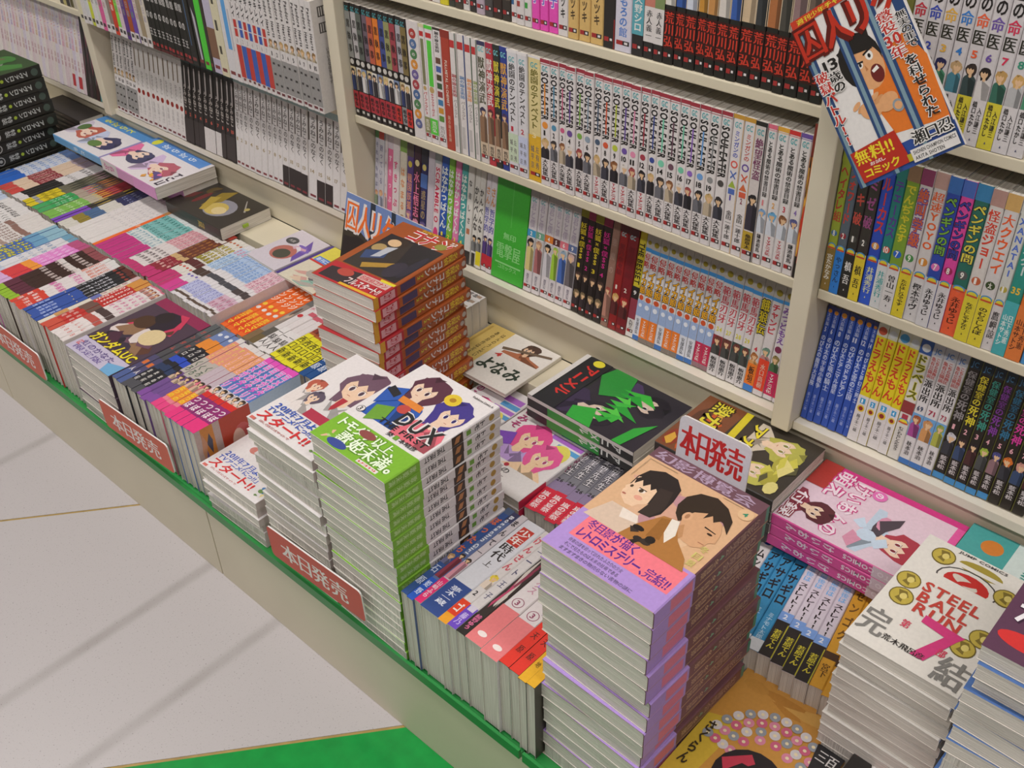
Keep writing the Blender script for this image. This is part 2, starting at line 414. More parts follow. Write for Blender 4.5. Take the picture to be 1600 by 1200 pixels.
def ceiling_lamp(x, y, where):
    o = empty('ceiling_lamp', Matrix.Translation((x, y, 2.75))); tag(o, 'long fluorescent ceiling lamp with white housing ' + where, 'lamp')
    mobj('housing', boxmesh('housing', -.62, -.11, -.05, .62, .11, -.0005, LHOUS), o)
    mobj('diffuser', boxmesh('diffuser', -.6, -.09, -.062, .6, .09, -.051, TUBE), o)
    L = bpy.data.lights.new('tube_light', 'AREA'); L.shape = 'RECTANGLE'; L.size = 1.2; L.size_y = .2; L.energy = LAMP_POWER; L.color = (1, .965, .965)
    l = bpy.data.objects.new('tube_light', L); COL.objects.link(l); l.parent = o; l.location = (0, 0, -.08)
for x, wx in ((-2.6, 'at the far end'), (-.9, 'above the display table'), (.8, 'at the near end')):
    for y, wy in ((-.75, 'over the bookcase aisle'), (-2.1, 'over the open floor')):
        ceiling_lamp(x, y, wy + ' ' + wx)
# ------------------------------------------------------------------ bookcase
bc = empty('bookcase', Matrix.Translation((-.87, .1, 0)))
tag(bc, 'long cream metal bookcase with upright posts and rows of shelves', 'bookcase')
bci = bc.matrix_world.inverted()
def part(name, me, root):
    o = mobj(name, me, root); o.matrix_parent_inverse = root.matrix_world.inverted(); return o
POSTS = [(-2.925, -2.9), (-2.105, -2.08), (-1.293, -1.268), (-.472, -.447), (.349, .374)]
for x0, x1 in POSTS:
    p = part('post', boxmesh('post', x0, -.015, .362, x1, .22, 1.62, POSTM, .002), bc)
    pm = PM()
    z = .37
    while z < 1.55:
        pm.box(x1 - .0005, .045, z, x1 + .0004, .063, z + .003, '2a2622'); z += .0125
    sl = mobj('slot_strip', pm.mesh('slot_strip', DARK), p); sl['kind'] = 'stuff'
LOWT = 9.0
for i in range(len(POSTS) - 1):
    x0, x1 = POSTS[i][1] + .0008, POSTS[i + 1][0] - .0008
    part('back_panel', boxmesh('back_panel', x0, .2, .15, x1, .212, 1.6, CREAM), bc)
    for zt in (.569, .78, .985, 1.19, 1.4):
        part('shelf', boxmesh('shelf', x0, 0, zt - .013, x1, .199, zt - .0005, CREAM, .0012), bc)
    # tilted bottom shelf: falls to the back
    pm = PM(); t = math.tan(math.radians(LOWT)); yb = .185
    zb = .375
    pm.v = [(x0, -.004, zb - .012), (x1, -.004, zb - .012), (x1, yb, zb - .012 - t * yb), (x0, yb, zb - .012 - t * yb),
            (x0, -.004, zb), (x1, -.004, zb), (x1, yb, zb - t * yb), (x0, yb, zb - t * yb)]
    for q in ((0, 3, 2, 1), (4, 5, 6, 7), (0, 1, 5, 4), (1, 2, 6, 5), (2, 3, 7, 6), (3, 0, 4, 7)): pm.f.append(q); pm.c.append('ffffff')
    part('shelf', pm.mesh('tilted_shelf', plain('pale_enamel', 'dcd5c4', .4, .03, 6)), bc)
    part('riser_panel', boxmesh('riser_panel', x0 - .0128, .0125, .281, x1 + .0128, .018, .3605, CREAM), bc)
# ------------------------------------------------------------------ display table
TZ = .150
tb = empty('display_table', Matrix.Translation((-.9, -.23, 0)))
tag(tb, 'low cream display table with green edge strip running along the bookcase', 'table')
seam = [-3.2, -2.52, -1.822, -1.124, -.43, .3, 1.0]
for i in range(len(seam) - 1):
    part('front_panel', boxmesh('front_panel', seam[i] + .0015, -.48, 0, seam[i + 1] - .0015, -.462, .142, CREAM, .001), tb)
part('table_top', boxmesh('table_top', -3.2, -.461, .13, 1.0, -.001, TZ - .0005, CREAM), tb)
part('back_step', boxmesh('back_step', -3.2, -.068, TZ, 1.0, .0115, .28, CREAM, .001), tb)
es = [-3.2, -1.9, -.487, 1.0]
for i in range(3):
    pm = PM(); a, b = es[i] + .0025, es[i + 1] - .0025
    prof = [(-.4825, .1425), (-.4825, .158), (-.4785, .158), (-.4785, .1495), (-.4615, .1495), (-.4615, .1425)]
    n = 0; k = len(prof)
    pm.v = [(a, y, z) for y, z in prof] + [(b, y, z) for y, z in prof]
    for j in range(k): pm.f.append((j, j + k, (j + 1) % k + k, (j + 1) % k)); pm.c.append('ffffff')
    pm.f += [(0, 1, 2, 3), (0, 3, 4, 5), (k + 3, k + 2, k + 1, k), (k + 5, k + 4, k + 3, k)]; pm.c += ['ffffff'] * 4
    part('edge_strip', pm.mesh('edge_strip', GREEN), tb)
# ------------------------------------------------------------------ shelved rows
WH = 'd9d3d1'
ORD = ['first', 'second', 'third', 'fourth', 'fifth', 'sixth', 'seventh', 'eighth', 'ninth', 'tenth', 'eleventh', 'twelfth', 'thirteenth', 'fourteenth', 'fifteenth', 'sixteenth', 'seventeenth', 'eighteenth', 'nineteenth', 'twentieth', 'twenty first', 'twenty second', 'twenty third', 'twenty fourth', 'twenty fifth', 'twenty sixth', 'twenty seventh', 'twenty eighth', 'twenty ninth', 'thirtieth']
NUM = 'zero one two three four five six seven eight nine ten eleven twelve thirteen fourteen fifteen sixteen seventeen eighteen nineteen twenty'.split()
def words(v):
    v = int(v)
    return NUM[v] if v <= 20 else '%s %s' % ({2: 'twenty', 6: 'sixty', 7: 'seventy'}[v // 10], NUM[v % 10])
def remap(spine, k):
    """slide a spine design down by the fraction k that the shelf edge above hides"""
    m = lambda v: k + (1 - k) * v if v > 0 else v
    E = []
    for e in spine[1]:
        e = list(e); t = e[0]
        if t in 'RFA': e[2], e[4] = m(e[2]), m(e[4])
        elif t in 'VS': e[3], e[4] = m(e[3]), m(e[4])
        elif t == 'H': e[3], e[5] = m(e[3]), m(e[5])
        elif t in 'CE': e[2] = m(e[2])
        elif t == 'P': e[1] = [(x, m(v)) for x, v in e[1]]
        E.append(tuple(e))
    return (spine[0], E)
def row(xs, ents, y, z, tilt=0, H=.176, W=.114, mark='post', slide=0):
    """xs: boundaries along the shelf; ents: (spine design, label, group or None); repeats are counted from the mark"""
    R = random.Random(len(xs) * 13 + int(z * 1000)); labs = [e[1] if e else None for e in ents]
    for i, e in enumerate(ents):
        if e is None: continue
        T = xs[i + 1] - xs[i] - .0005; h = e[3] if len(e) > 3 else H; lab = e[1]
        if labs.count(lab) > 1: lab = lab + ', ' + ORD[labs[i + 1:].count(lab)] + ' from the ' + mark
        book(stand((xs[i] + xs[i + 1]) / 2, y + R.uniform(-.0012, .0012), z + .0003, tilt), round(T, 4), W, h, remap(e[0], slide) if slide and len(e) < 4 else e[0], lab, e[2])
def seq(x0, x1, n): return [x0 + (x1 - x0) * i / n for i in range(n + 1)]
MS = 'on the middle shelf'
# --- centre bay, middle shelf
ents = []
bbc = ['8a8a86', 'b5b0b0', '5a6058', '6a5a64', 'b5583f', 'd8782c', '3f4a86', '8f8f5e', '9a4048', 'a8a4aa', '7a6a3e']
bbn = ['grey', 'silver', 'dark green', 'mauve', 'brick', 'orange', 'blue', 'sand', 'crimson', 'pale grey', 'olive']
for i, c in enumerate(bbc):
    low = 'a83038' if i < 8 else ('c8342a' if i in (8, 10) else '8a8a8a')
    ents.append((sp('26221f', [(.07, .47, c), (.55, .76, ['c8b890', 'd8d2c8', '7a8aa8'][i % 3]), (.77, .93, low)],
        t=[('黒執事', .12, .44, '1e1a18', .7)], n=[('GC', .045, '4f9aa0', .7)], c=[(.505, .36, 'c4c0b8')], f=[(.56, .76, ['2a2830', '8a6a40', 'c8b070', '302c34'][i % 4], ['2c3a66', '302c30', 'd0ccc8'][i % 3])],
        extra=[('V', '枢やな', .5, .79, .91, '221c1c', .7, None), ('R', .3, .945, .75, .97, 'c4c0b8')]),
        'black comic with %s upper spine in the dark run beside the post, middle shelf' % bbn[i], 'black comics with coloured upper spines'))
cc = ['a83a34', '4f6a94', '4a7a4c', 'cf8a34', '6a5a90', 'a03a40', '43628e', '4a7a4c', 'cf8a34', '5a628e']
ents.append((sp('d4cdca', extra=[e for i, c in enumerate(cc) for e in (('C', .5, .1 + i * .085, .3, c), ('H', 'のらのをのらのんをの'[i], .36, .085 + i * .085, .64, .115 + i * .085, 'd4cdca', None))]), 'thick white comic guide with a column of coloured discs on its spine', None))
for k, (c, tt, lc) in enumerate((('7a7a58', 'パーフェクト3', '8a8a60'), ('55c43c', 'キャラクターガイド', '55c43c'))):
    ents.append((sp(WH, [(.0, .03, c if k else 'cfc8a0'), (.78, .92, lc)], t=[(tt, .56, .76, 'b8323c', .7), ('荒川弘', .8, .9, 'e0dcd0', .6)], foot='g',
        extra=[('R', .15, .06, .85, .1, 'b83030'), ('R', .25, .12, .8, .5, c), ('C', .5, .53, .3, 'b89a60')]), 'white comic guide with %s strip and red lettering' % ('bright green' if k else 'olive'), None))
ents.append((sp(WH, [(.0, .02, '3a342c')], t=[('鋼の錬金術師', .03, .2, '2a2624', .6), ('荒川弘', .82, .92, '8a8480', .7)], foot='g', extra=[('R', .2, .24 + i * .07, .85, .29 + i * .07, c) for i, c in enumerate(['6a4a3a', '4a62a0', '4a4028', '3a5a3a', '8a3a3a', '3f78a4', 'c08a2c', '5a8a3a'])]), 'white comic with small coloured squares down its spine', None))
ents.append((sp('a8402e', [(.0, .06, '8a3226')], s=[('FULLMETAL ALCHEMIST', .24, .62, 'd8c8b8', .28)], t=[('鋼の錬金術師', .7, .93, 'c8a088', .3)]), 'plain brick red comic with small white lettering', None))
for c, n in (('a03a40', 'red'), ('4f7aa8', 'blue'), ('d88a4a', 'orange'), ('8a9a50', 'green')):
    ents.append((sp('d6d0cc', t=[('鋼の錬金術師', .33, .52, c, .75), ('パーフェクト', .54, .7, '8a8480', .55)], extra=[('R', .1, .06, .8, .12, 'b83434'), ('R', .86, 0, 1, 1, '5a6a5a' if n != 'blue' else '3a4a7a'), ('R', .2, .76, .6, .95, 'b8b4b0')]), 'slim white guide with red tab and %s title' % n, None))
for bg, tc, n, cap in (('d4cec8', '4a4a30', 'white', '3a3a5a'), ('b83c44', 'e0dcd8', 'red', 'a03048'), ('2c3430', 'd8c840', 'black', '2c3430'), ('2f3f8a', 'd8a040', 'navy', '2f3f8a')):
    ents.append((sp(bg, [(.0, .035, cap), (.74, .93, 'c8b49a')], t=[('獣神演武', .12, .5, tc, .85), ('荒川弘', .84, .92, '2c2828', .6)], n=[('GC', .06, '7ac0c4', .75)], f=[(.52, .82, ['3a3450', '5a2c30', '2c2828', '4a3a60'][['white', 'red', 'black', 'navy'].index(n)], '8a6a50')], foot='g'), '%s comic with brush lettering and a figure at its foot' % n, None))
for k in range(3):
    ents.append((sp('d2d0d2' if k < 2 else 'd8c890', [(.0, .02, 'dedad8')] + ([(.62, 1, 'd8aa2c')] if k == 2 else [(.66, .9, 'c0d0b4' if k == 0 else 'c0c6dc')]), n=[('GC', .07, '5aa8ac', .6), (str(k + 1), .62, 'b83040' if k < 2 else 'e8d8a0', .4)],
        t=[('絶園のテンペスト', .1, .57, '3a3836' if k < 2 else '6a6420', .62), ('城平京', .7, .9, '6a6664', .3, None, .3), ('左有秀', .7, .9, '6a6664', .3, None, .7)], foot='g'), ['white tempest comic one with pale green foot', 'white tempest comic two with pale blue foot', 'tempest comic three with deep yellow foot'][k], None))
sec = ['e0903a', '4f8aa8', 'c85a80', '6a4a90', '7aa848', '8a9aa8', '4a5a70', 'd05a3a', 'b4c040', '6a509a', 'd88aa8', 'a03a48', '3a4a90', '7ac8a8', '6a4a58', '70c0a0', '8a60b8', '6a9ad0', '8a8a8a', '4a4644']
sen = ['orange', 'teal', 'rose', 'plum', 'leaf green', 'blue grey', 'slate', 'vermilion', 'yellow green', 'violet', 'pink', 'dark red', 'navy', 'mint', 'maroon', 'sea green', 'lilac', 'sky blue', 'grey', 'black']
for i in range(20):
    v = str(i + 1); anime = i + 1 in (7, 9, 10, 12)
    ex = [('R', .42, .18, .56, .42, sec[i])]
    ents.append((sp(WH, [(.0, .028, '9a3440'), (.036, .041, '9a3440')], n=[('GC', .07, '5aa8ac', .62)] + ([(v, .565, '1c1818', .3 if i < 9 else .6)] if i < 19 else []), s=[('SOUL', .1, .27, '1c1818', .72), ('EATER', .28, .47, '1c1818', .72)], c=[(.505, .3, sec[i])],
        f=[(.6, .775, ['c8a870', '3a3434', '8a5a3a', 'd8d0c8', 'a04a4a', '2a2628'][i % 6], ['2c2a30', '6a6a70', 'b8a890', '40404a'][i % 4])], t=[('TVアニメ', .78, .918, 'b8303c', .72)] if anime else [('大久保篤', .78, .918, '2a2626', .72)], foot='g', extra=ex),
        ('white comic numbered %s with %s disc and heavy black title' % (words(v), sen[i])) if i < 19 else 'white unnumbered comic with heavy black title after number nineteen', 'white comics with heavy black title'))
for k in range(2):
    c1 = ('d85a50', '4f6ab0') if k == 0 else ('6a509a', 'd05a40')
    ents.append((sp(WH, [(.0, .03, 'c09038')], n=[('GC', .07, '5aa8ac', .62), (str(k + 1), .585, '5a4aa0' if k == 0 else '8a3a50', .25)], t=[('ミンガンの', .11, .3, '4f5ab0' if k == 0 else 'c05048', .5), ('金田一蓮十郎', .68, .9, '2a2626', .55)], foot='g',
        extra=[('C', .5, .345, .33, c1[0]), ('C', .5, .345, .2, WH), ('P', [(.25, .39), (.75, .44), (.7, .45), (.2, .4)], c1[1]), ('P', [(.75, .39), (.25, .44), (.3, .45), (.8, .4)], c1[1]), ('P', [(.5, .46), (.85, .51), (.15, .51)], '9ab040' if k == 0 else 'd06a40'), ('R', .2, .52, .8, .56, c1[1]), ('R', .96, 0, 1, 1, 'd0a040')]), 'white comic %s with ring cross triangle and square on its spine' % ('one' if k == 0 else 'two'), None))
ents.append((sp('cfc6c2', [(.0, .03, '2c2826'), (.78, .92, 'b89a34')], n=[('GC', .07, '5aa8ac', .62)], t=[('絶望怪盗', .11, .4, '7a3a60', .7), ('桑原草太', .8, .91, '2a2626', .6)], f=[(.5, .77, '2a2628', '3a3440')], foot='g', extra=[('R', .9, 0, 1, 1, '26242c')]), 'comic with dark right edge and mustard yellow author label', None))
for k, c in enumerate(('d86a80', 'd8a03a', 'c83434', '6a509a')):
    ents.append((sp(WH, [(.0, .03, c), (.036, .04, c)], n=[('GC', .07, '5aa8ac', .62), (str(k + 1), .54, ['d87a80', 'e0a860', 'c83a50', '8a70b0'][k], .3)], t=[('とある魔術の禁書目録', .11, .5, '3a3634', .55), ('TVアニメ化', .77, .91, 'b8303c', .5) if k in (1, 2) else ('鎌池和馬', .77, .91, '2a2626', .5)], f=[(.58, .76, ['7aa0c8', '6aa8d0', '8a5a3a', '5a5a8a'][k], 'd0d4dc')], foot='g'), 'white magic comic with %s cap at its spine top' % ('pink', 'amber', 'scarlet', 'purple')[k], None))
ents.append((sp('7a2c22', [(.2, .4, 'c0702c'), (.6, .75, 'b85a28'), (.85, 1, '2a2420')], a=[(.05, .95, ['c83a2a', 'd8a040', '2a2420'], 8, 5)]), 'dark red sample leaflet squeezed between comics and post', None, .19))
xs = seq(-1.266, -1.1296, 11) + [-1.1045, -1.0928, -1.0762, -1.0603, -1.0425, -1.0297, -1.0137, -.9992, -.9883, -.9731, -.9598, -.9475, -.9337, -.9149, -.8973, -.8748, -.8578, -.8435, -.8308, -.8151, -.8007, -.7853, -.7712, -.7567, -.7418, -.7271, -.7127, -.6986, -.6855, -.6698, -.6552, -.6409, -.6275, -.6127, -.5984, -.5837, -.5687, -.5535, -.5381, -.5263, -.5116, -.4975, -.4835, -.4765]
row(xs, ents, .002, .569, W=.126)
# --- centre bay, bottom shelf (tilted)
ents = []
def sl(lab, **k): ents.append((sp(**k), lab, None))
sl('pale blue comic with blurred lettering at the left end, bottom shelf', bg='c2c0cc', t=[('それでも町は', .08, .6, '7a7a92', .6)], f=[(.62, .95, 'c88a6a', '8a9a80')], segs=[(.0, .05, '6a9a6a')])
sl('pale grey comic with a soft portrait low on its spine', bg='c6c4ca', t=[('廻っている', .1, .55, '8a86a0', .6)], f=[(.6, .95, 'd0a080', 'b0b4cc')], segs=[(.0, .05, 'c0504a')])
sl('slim white comic with pink wash', bg='d0c6c8', t=[('ひめくり', .1, .6, 'b08a98', .5)], f=[(.62, .95, 'd8a8a0', 'd8c0c0')])
sl('rose pink comic beside the slim pink washed one', bg='d86a92', segs=[(.0, .12, 'c8bcc4'), (.8, 1, 'd8c8cc')], t=[('すきっぷ', .15, .75, 'e8c8d4', .6)])
sl('white comic with pink vertical title on the bottom shelf', bg='d6cccb', t=[('すきっぷ', .2, .75, 'd0507a', .6)], f=[(.78, .97, '5a4a48', 'c8b0b0')])
sl('comic with green cap and orange vertical title', bg='cfc6b4', segs=[(.0, .1, '7a9a4a')], t=[('はなまる', .25, .75, 'cc8a5a', .6)], f=[(.78, .97, 'a88a6a', '8aa078')])
sl('violet comic with orange figures', bg='54407a', segs=[(.0, .12, '5a5048')], t=[('戦国妖狐', .3, .7, 'd09070', .7)], f=[(.7, .95, 'a06a8a', 'c08aa0')], extra=[('E', .5, .2, .3, .03, 'c8b040')])
sl('dark comic with bright pink vertical title', bg='3c2430', t=[('水上悟志', .25, .75, 'e07a9a', .8)], extra=[('E', .5, .16, .3, .03, 'd8c890')], f=[(.76, .97, 'd08aa0', 'c8a0a0')])
sl('dark blue comic beside the wide grey volume', bg='2c2c5a', segs=[(.0, .14, '2a2a34'), (.25, .4, '4a6aa8')], t=[('惑星の', .42, .75, 'a08a60', .7)], extra=[('E', .5, .18, .3, .03, 'd0c070')], f=[(.76, .97, '6a5a8a', '8a90c0')])
sl('wide blank grey white volume on the bottom shelf', bg='bdb4bc')
sl('white comic with slanted crimson latin title', bg='d4c8ca', segs=[(.0, .08, '9aa0a0')], s=[('SCRAMBLE O', .12, .72, 'c0244a', .62)], extra=[('E', .5, .85, .4, .08, 'd0407a')])
for bg, n in (('2f56a8', 'blue'), ('7ab03c', 'lime green'), ('d87aa8', 'candy pink'), ('4a9a96', 'teal')):
    i = len(ents) - 10
    sl('%s comic with white bubbly lettering' % n, bg=bg, segs=[(.8, 1, {'blue': '24386a', 'lime green': '4a9a3a', 'candy pink': 'c85a80', 'teal': '2a8a80'}[n])], t=[('はなかっぱくん', .08, .74, 'dce0d8', .85)], n=[(str(i), .8, 'e8d048', .4)], c=[(.88, .3, 'd8d4d0')])
sl('white comic with scattered black letters and dark foot', bg='cfcbc4', segs=[(.86, 1, '3a3634')], t=[('な書しさ', .08, .6, '3a3634', .5)], extra=[('R', .25, .62, .75, .68, 'b07050')])
sl('white comic with thin brush title and black foot label', bg='d0ccc4', t=[('かんべんな', .15, .62, '3c3836', .75)], f=[(.66, .84, '2c2a2a', '7a7a7a')], extra=[('R', .2, .86, .8, 1, '3a3634')])
sl('white comic with thin brush title and yellow foot label', bg='d0ccc4', segs=[(.82, .97, 'd8c828')], t=[('かんべんな', .15, .62, '3c3836', .75)], f=[(.66, .82, '2c2a2a', '7a7a7a')])
for k in range(2):
    ents.append((sp('d2ccd0', segs=[(.82, .95, 'b8303c')], t=[('さん', .1, .3, 'd0905a', .8), ('哲学的', .32, .58, '4a4a9a', .85)], f=[(.62, .82, '3a3050', '54407a')], foot='g'), 'white comic with orange and purple title and red foot label', 'pair of purple titled comics beside the green board'))
ents.append(None)
for v, c, hair, cl in (('2', '3f90b4', '2a2628', 'd0c080'), ('3', '6a9a80', 'b08a70', 'a86a6a'), ('4', 'd07a34', '2c2828', 'c8c4c8'), ('5', '5a3030', '9ab84a', '9ac040'), ('6', 'd0707c', '8aa0b0', '4a6ab0'), ('9', '5a6a90', 'c8a8a0', '6a6468')):
    ents.append((sp('cfc9cb', [(.0, .03, 'a8a4a4'), (.36, .43, c), (.44, .78, 'b8b4b0' if v != '9' else '6a6468')], t=[('君と僕', .08, .34, 'b0a4b4', .6), ('堀田きいち', .81, .91, '8a8490', .4)], n=[('GC', .06, '5aa0a4', .6), (v, .395, 'e0dcd8', .3)], f=[(.44, .78, hair, cl)], foot='g'), 'pale comic with white figure %s on a coloured square, bottom shelf' % words(v), 'pale comics beside the green board'))
for k in range(4):
    tc = 'c8b430' if k % 2 == 0 else 'b8307a'
    ents.append((sp('2a2422', [(.0, .05, '8a8430' if k % 2 == 0 else '8a3050')], t=[('妖狐×僕SS', .1, .46, tc, .8)], n=[(str(k + 1), .52, tc, .5)], f=[(.58, .76, '4a3a34', '2c2828'), (.76, .92, '7a6a50', '3a3236')], foot='g'), 'black comic volume %s with %s brush title, bottom shelf' % (words(k + 1), 'yellow' if k % 2 == 0 else 'magenta'), None))
sl('dull brown comic beside the black brush titled run', bg='8a6a5c', t=[('悪魔の', .1, .5, 'a08478', .6)], f=[(.6, .9, 'a05048', 'b08070')], foot='g')
for k in range(2):
    sl('dark red comic with white figure %s' % words(k + 1), bg='8a2626' if k == 0 else '742026', segs=[(.0, .04, '5a3034')], n=[('GC', .06, '8ab0b0', .6), (str(k + 1), .57, 'd8ccc0', .35)], t=[('黒乃奈々絵', .15, .45, '6a2428', .7)], f=[(.63, .85, 'c8a060' if k == 0 else 'a02c2c', '5a2c2c')], foot='g')
sl('yellow and black comic with large white nine', bg='c0b030', segs=[(.5, .62, '2a2626'), (.62, .82, '8a3a48'), (.82, 1, 'd0ccc8')], s=[('THE BESSET', .08, .48, '24201e', .7)], n=[('9', .56, 'd8d4d0', .5)], t=[('丸智之', .83, .92, '2a2626', .6)], foot='g')
feet = ['b', 'o', 'o', 'b', 'o', 'o', 'b', 'b', 'r', 'r']
for i in range(10):
    ft = {'b': ('cfd0d8', '3c6cae'), 'o': ('e0782c', '7a7068'), 'r': ('b82c50', '8a6a70')}[feet[i]]
    ents.append((sp('d2cece', [(.0, .1, 'a8a49e'), (.1, .135, '3f8ac8'), (.6, .76, '94a8cc'), (.76, .97, ft[0]), (.955, 1, ft[1])], c=[(.05, .3, '8a7c20')], t=[('侵略', .15, .29, 'b82c28', .85), ('イカ娘', .3, .54, 'e0a428', .9, '3a3230'), ('TVアニメ化', .78, .94, 'e0dcd8', .6) if feet[i] != 'b' else ('安部真弘', .78, .94, '5a5a60', .5)],
        extra=[('E', .5, .575, .34, .022, 'c0502c'), ('C', .5, .65, .28, 'd8dce4')]), 'white comic with red and yellow title and %s foot label' % {'b': 'pale blue', 'o': 'orange', 'r': 'crimson'}[feet[i]], 'comics with red and yellow squid title'))
for i, v in enumerate(('24', '27', '28', '29')):
    ents.append((sp('cfcaca', [(.0, .1, 'a8a49e'), (.1, .135, '3f8ac8')] + [(.62, .8, ['8a3038', '5a3a34', '3a4a44', '3a5a50'][i])], c=[(.05, .3, '8a7c20')], t=[('範馬刃牙', .16, .5, 'b83c48', .85), ('板垣恵介', .82, .97, '2a2626', .7)], n=[(v, .56, 'd0c838', .6)], f=[(.62, .8, '6a3a34', '4a4a48')]), 'grey capped comic numbered %s with rough red title' % words(v), None))
sl('comic with black and yellow brush title and orange foot', bg='cdc8c4', segs=[(.0, .1, 'a8a49e'), (.1, .13, '3f8ac8'), (.72, .94, 'e0782c'), (.94, 1, '3c78c0')], c=[(.05, .3, '8a7c20')], t=[('餓狼伝', .14, .46, 'd0bc28', .9, '24201e'), ('板垣', .76, .92, '3a2c24', .6)], n=[('4', .6, 'c83040', .4)], f=[(.63, .74, 'a86a3a', 'd09a60')])
sl('comic with red katakana title and red orange foot label', bg='d0caca', segs=[(.0, .1, 'a8a49e'), (.1, .13, '3f8ac8'), (.66, .95, 'd8442c')], c=[(.05, .3, '8a7c20')], t=[('チャンピ', .15, .42, 'c03040', .8), ('水口尚樹', .7, .93, 'd8b0a0', .5)], f=[(.54, .66, '6a8a7a', 'b08080')])
for k in range(2):
    ents.append((sp('d2ccce', segs=[(.0, .1, 'a8a49e'), (.1, .13, '3f8ac8'), (.74, .96, 'c02858')], c=[(.05, .3, '8a7c20'), (.53, .35, '7a3050')], t=[('みつどもえ', .15, .48, '7a4a9a', .8), ('TVアニメ化', .76, .94, 'e0dcd8', .7)], f=[(.58, .74, '8a7a4a', '4a6a4a')], ), 'white comic with multicoloured hiragana title and crimson foot by the post', 'crimson footed pair by the post'))
xs = [-1.2655, -1.2555, -1.2428, -1.2354, -1.2224, -1.2058, -1.1893, -1.1738, -1.1569, -1.1413, -1.1249, -1.1104, -1.0933, -1.0796, -1.0659, -1.0516, -1.0374, -1.0252, -1.0142, -1.0032, -.9904, -.9236, -.9071, -.8913, -.8752, -.862, -.8462, -.8304, -.8157, -.8029, -.7881, -.7727, -.7596, -.7452, -.728, -.7153, -.7048, -.6912, -.6773, -.665, -.6524, -.6396, -.6272, -.6146, -.6027, -.59, -.5749, -.5608, -.5463, -.5329, -.5185, -.5033, -.4893, -.4755]
row(xs, ents, .013, .3745, LOWT, W=.112, slide=.12)
# green board with faint outline lettering
pm = PM(); pm.box(-.0325, 0, 0, .0325, .02, .177, '3fa534')
F = Face(pm, (-.0325, 0, .177), (1, 0, 0), (0, 0, -1), .065, .177)
draw(F, [('H', '無印', .3, .56, .7, .62, '86c87c', None), ('H', '電撃屋', .12, .66, .88, .8, '86c87c', None), ('R', .1, .84, .9, .855, '86c87c'), ('H', 'コミックス', .2, .86, .8, .9, '7cc072', None), ('P', [(.5, .02), (.52, .02), (.52, .5), (.5, .5)], '5ab350')])
gb = mobj('divider_board', pm.mesh('divider_board', PRINT)); gb.matrix_world = stand(-.957, .012, .3748, LOWT)
tag(gb, 'bright green divider board with faint outlined lettering between comics', 'board')
# --- centre bay, upper shelf
ents = []
def su(lab, grp=None, **k): ents.append((sp(foot='g', **k), lab, grp))
US = ', upper shelf'
dk = [('3a3430', '6a3a34'), ('5a2a2a', '8a5a50')]
su('dark brown comic at the left end' + US, bg='3a3430', a=[(.5, .9, ['6a5a50', 'a08a70'], 4, 1)])
su('dark red comic with portrait' + US, bg='5a2a2a', f=[(.5, .88, '3a2a28', '8a5a50')])
su('white footed comic beside a yellow footed one' + US, bg='8a3a34', segs=[(.7, 1, 'd2ccc8')])
su('yellow footed comic' + US, bg='d2c430', segs=[(.0, .6, '6a3a3a')])
for i, (bg, hair, n) in enumerate((('3e4038', '7a6a5a', 'moss'), ('4a4238', '8a5040', 'umber'))): su('%s brown comic with portrait%s' % (n, US), bg=bg, f=[(.45, .88, hair, '6a5a50')])
su('white comic with black brush strokes' + US, bg='cfc9c6', t=[('イナズマ', .4, .85, '2a2626', .8)])
su('near black comic with grey art' + US, bg='34302e', a=[(.3, .88, ['8a8280', '5a5250', 'b0a8a0'], 6, 2)])
su('lilac comic with grey brush letters' + US, bg='b0a0ac', t=[('アナグル', .4, .86, '5a4a5a', .8)])
su('smoky grey comic with dark art' + US, bg='4e4a48', a=[(.3, .88, ['8a8280', '6a5a60', '302c2c'], 6, 3)])
su('dark comic with white letters and tan art' + US, bg='3a2e28', t=[('北の', .55, .82, 'd8d0c8', .8)], a=[(.2, .6, ['b08a60', '6a4a34'], 4, 4)])
su('dark comic with pale crouching figure' + US, bg='3a342e', f=[(.35, .85, 'a89070', '8a7a68')])
for n, c in (('blue', '34608a'), ('red', '9a4038'), ('green', '3f9a44')): su('white comic by one author with %s foot mark%s' % (n, US), bg='d3cdcb', t=[('竹内元紀', .3, .8, '5a5654', .5)], extra=[('R', .1, .83, .5, .87, c)])
for k in range(3): su('magenta comic with blue outlined kanji', 'magenta comics on the upper shelf', bg='e050b0', t=[('東山和子', .3, .84, '5a5ac0', .85, 'e8d0e4')])
su('white comic with thin katakana author name' + US, bg='d4cecc', t=[('シノサツキ', .5, .88, '2c2826', .5)])
for k in range(3): su('beige comic with thin katakana author name', 'beige comics on the upper shelf', bg='d0ad6c', segs=[(.0, .3, 'b8a890')], t=[('シノサツキ', .5, .87, '4a3a28', .5)])
su('thick black comic with two columns of white text' + US, bg='2c2826', t=[('白川雅人', .45, .68, 'd0ccc8', .3, None, .35), ('七月鏡一', .4, .62, 'd0ccc8', .3, None, .7)], extra=[('R', .9, .8, 1, 1, '8a2a2a')])
su('thick white novel with blue lettering and pink disc on its cover' + US, bg='ccc8d4', t=[('平坂読もろもろの館', .3, .9, '4f7ac0', .5)])
su('comic with black upper spine and teal label' + US, bg='2e2a2a', segs=[(.58, .86, '5aa0ac')], t=[('天野シロ', .6, .84, 'd8d8d4', .7)])
for n, h in (('pink art', 'c07a68'), ('green art', '7a8a5a')): su('black comic with white author label and %s%s' % (n, US), bg='2c2827', segs=[(.3, .66, h), (.66, .89, 'd4cecb')], t=[('赤人義一', .68, .87, '2a2626', .6)])
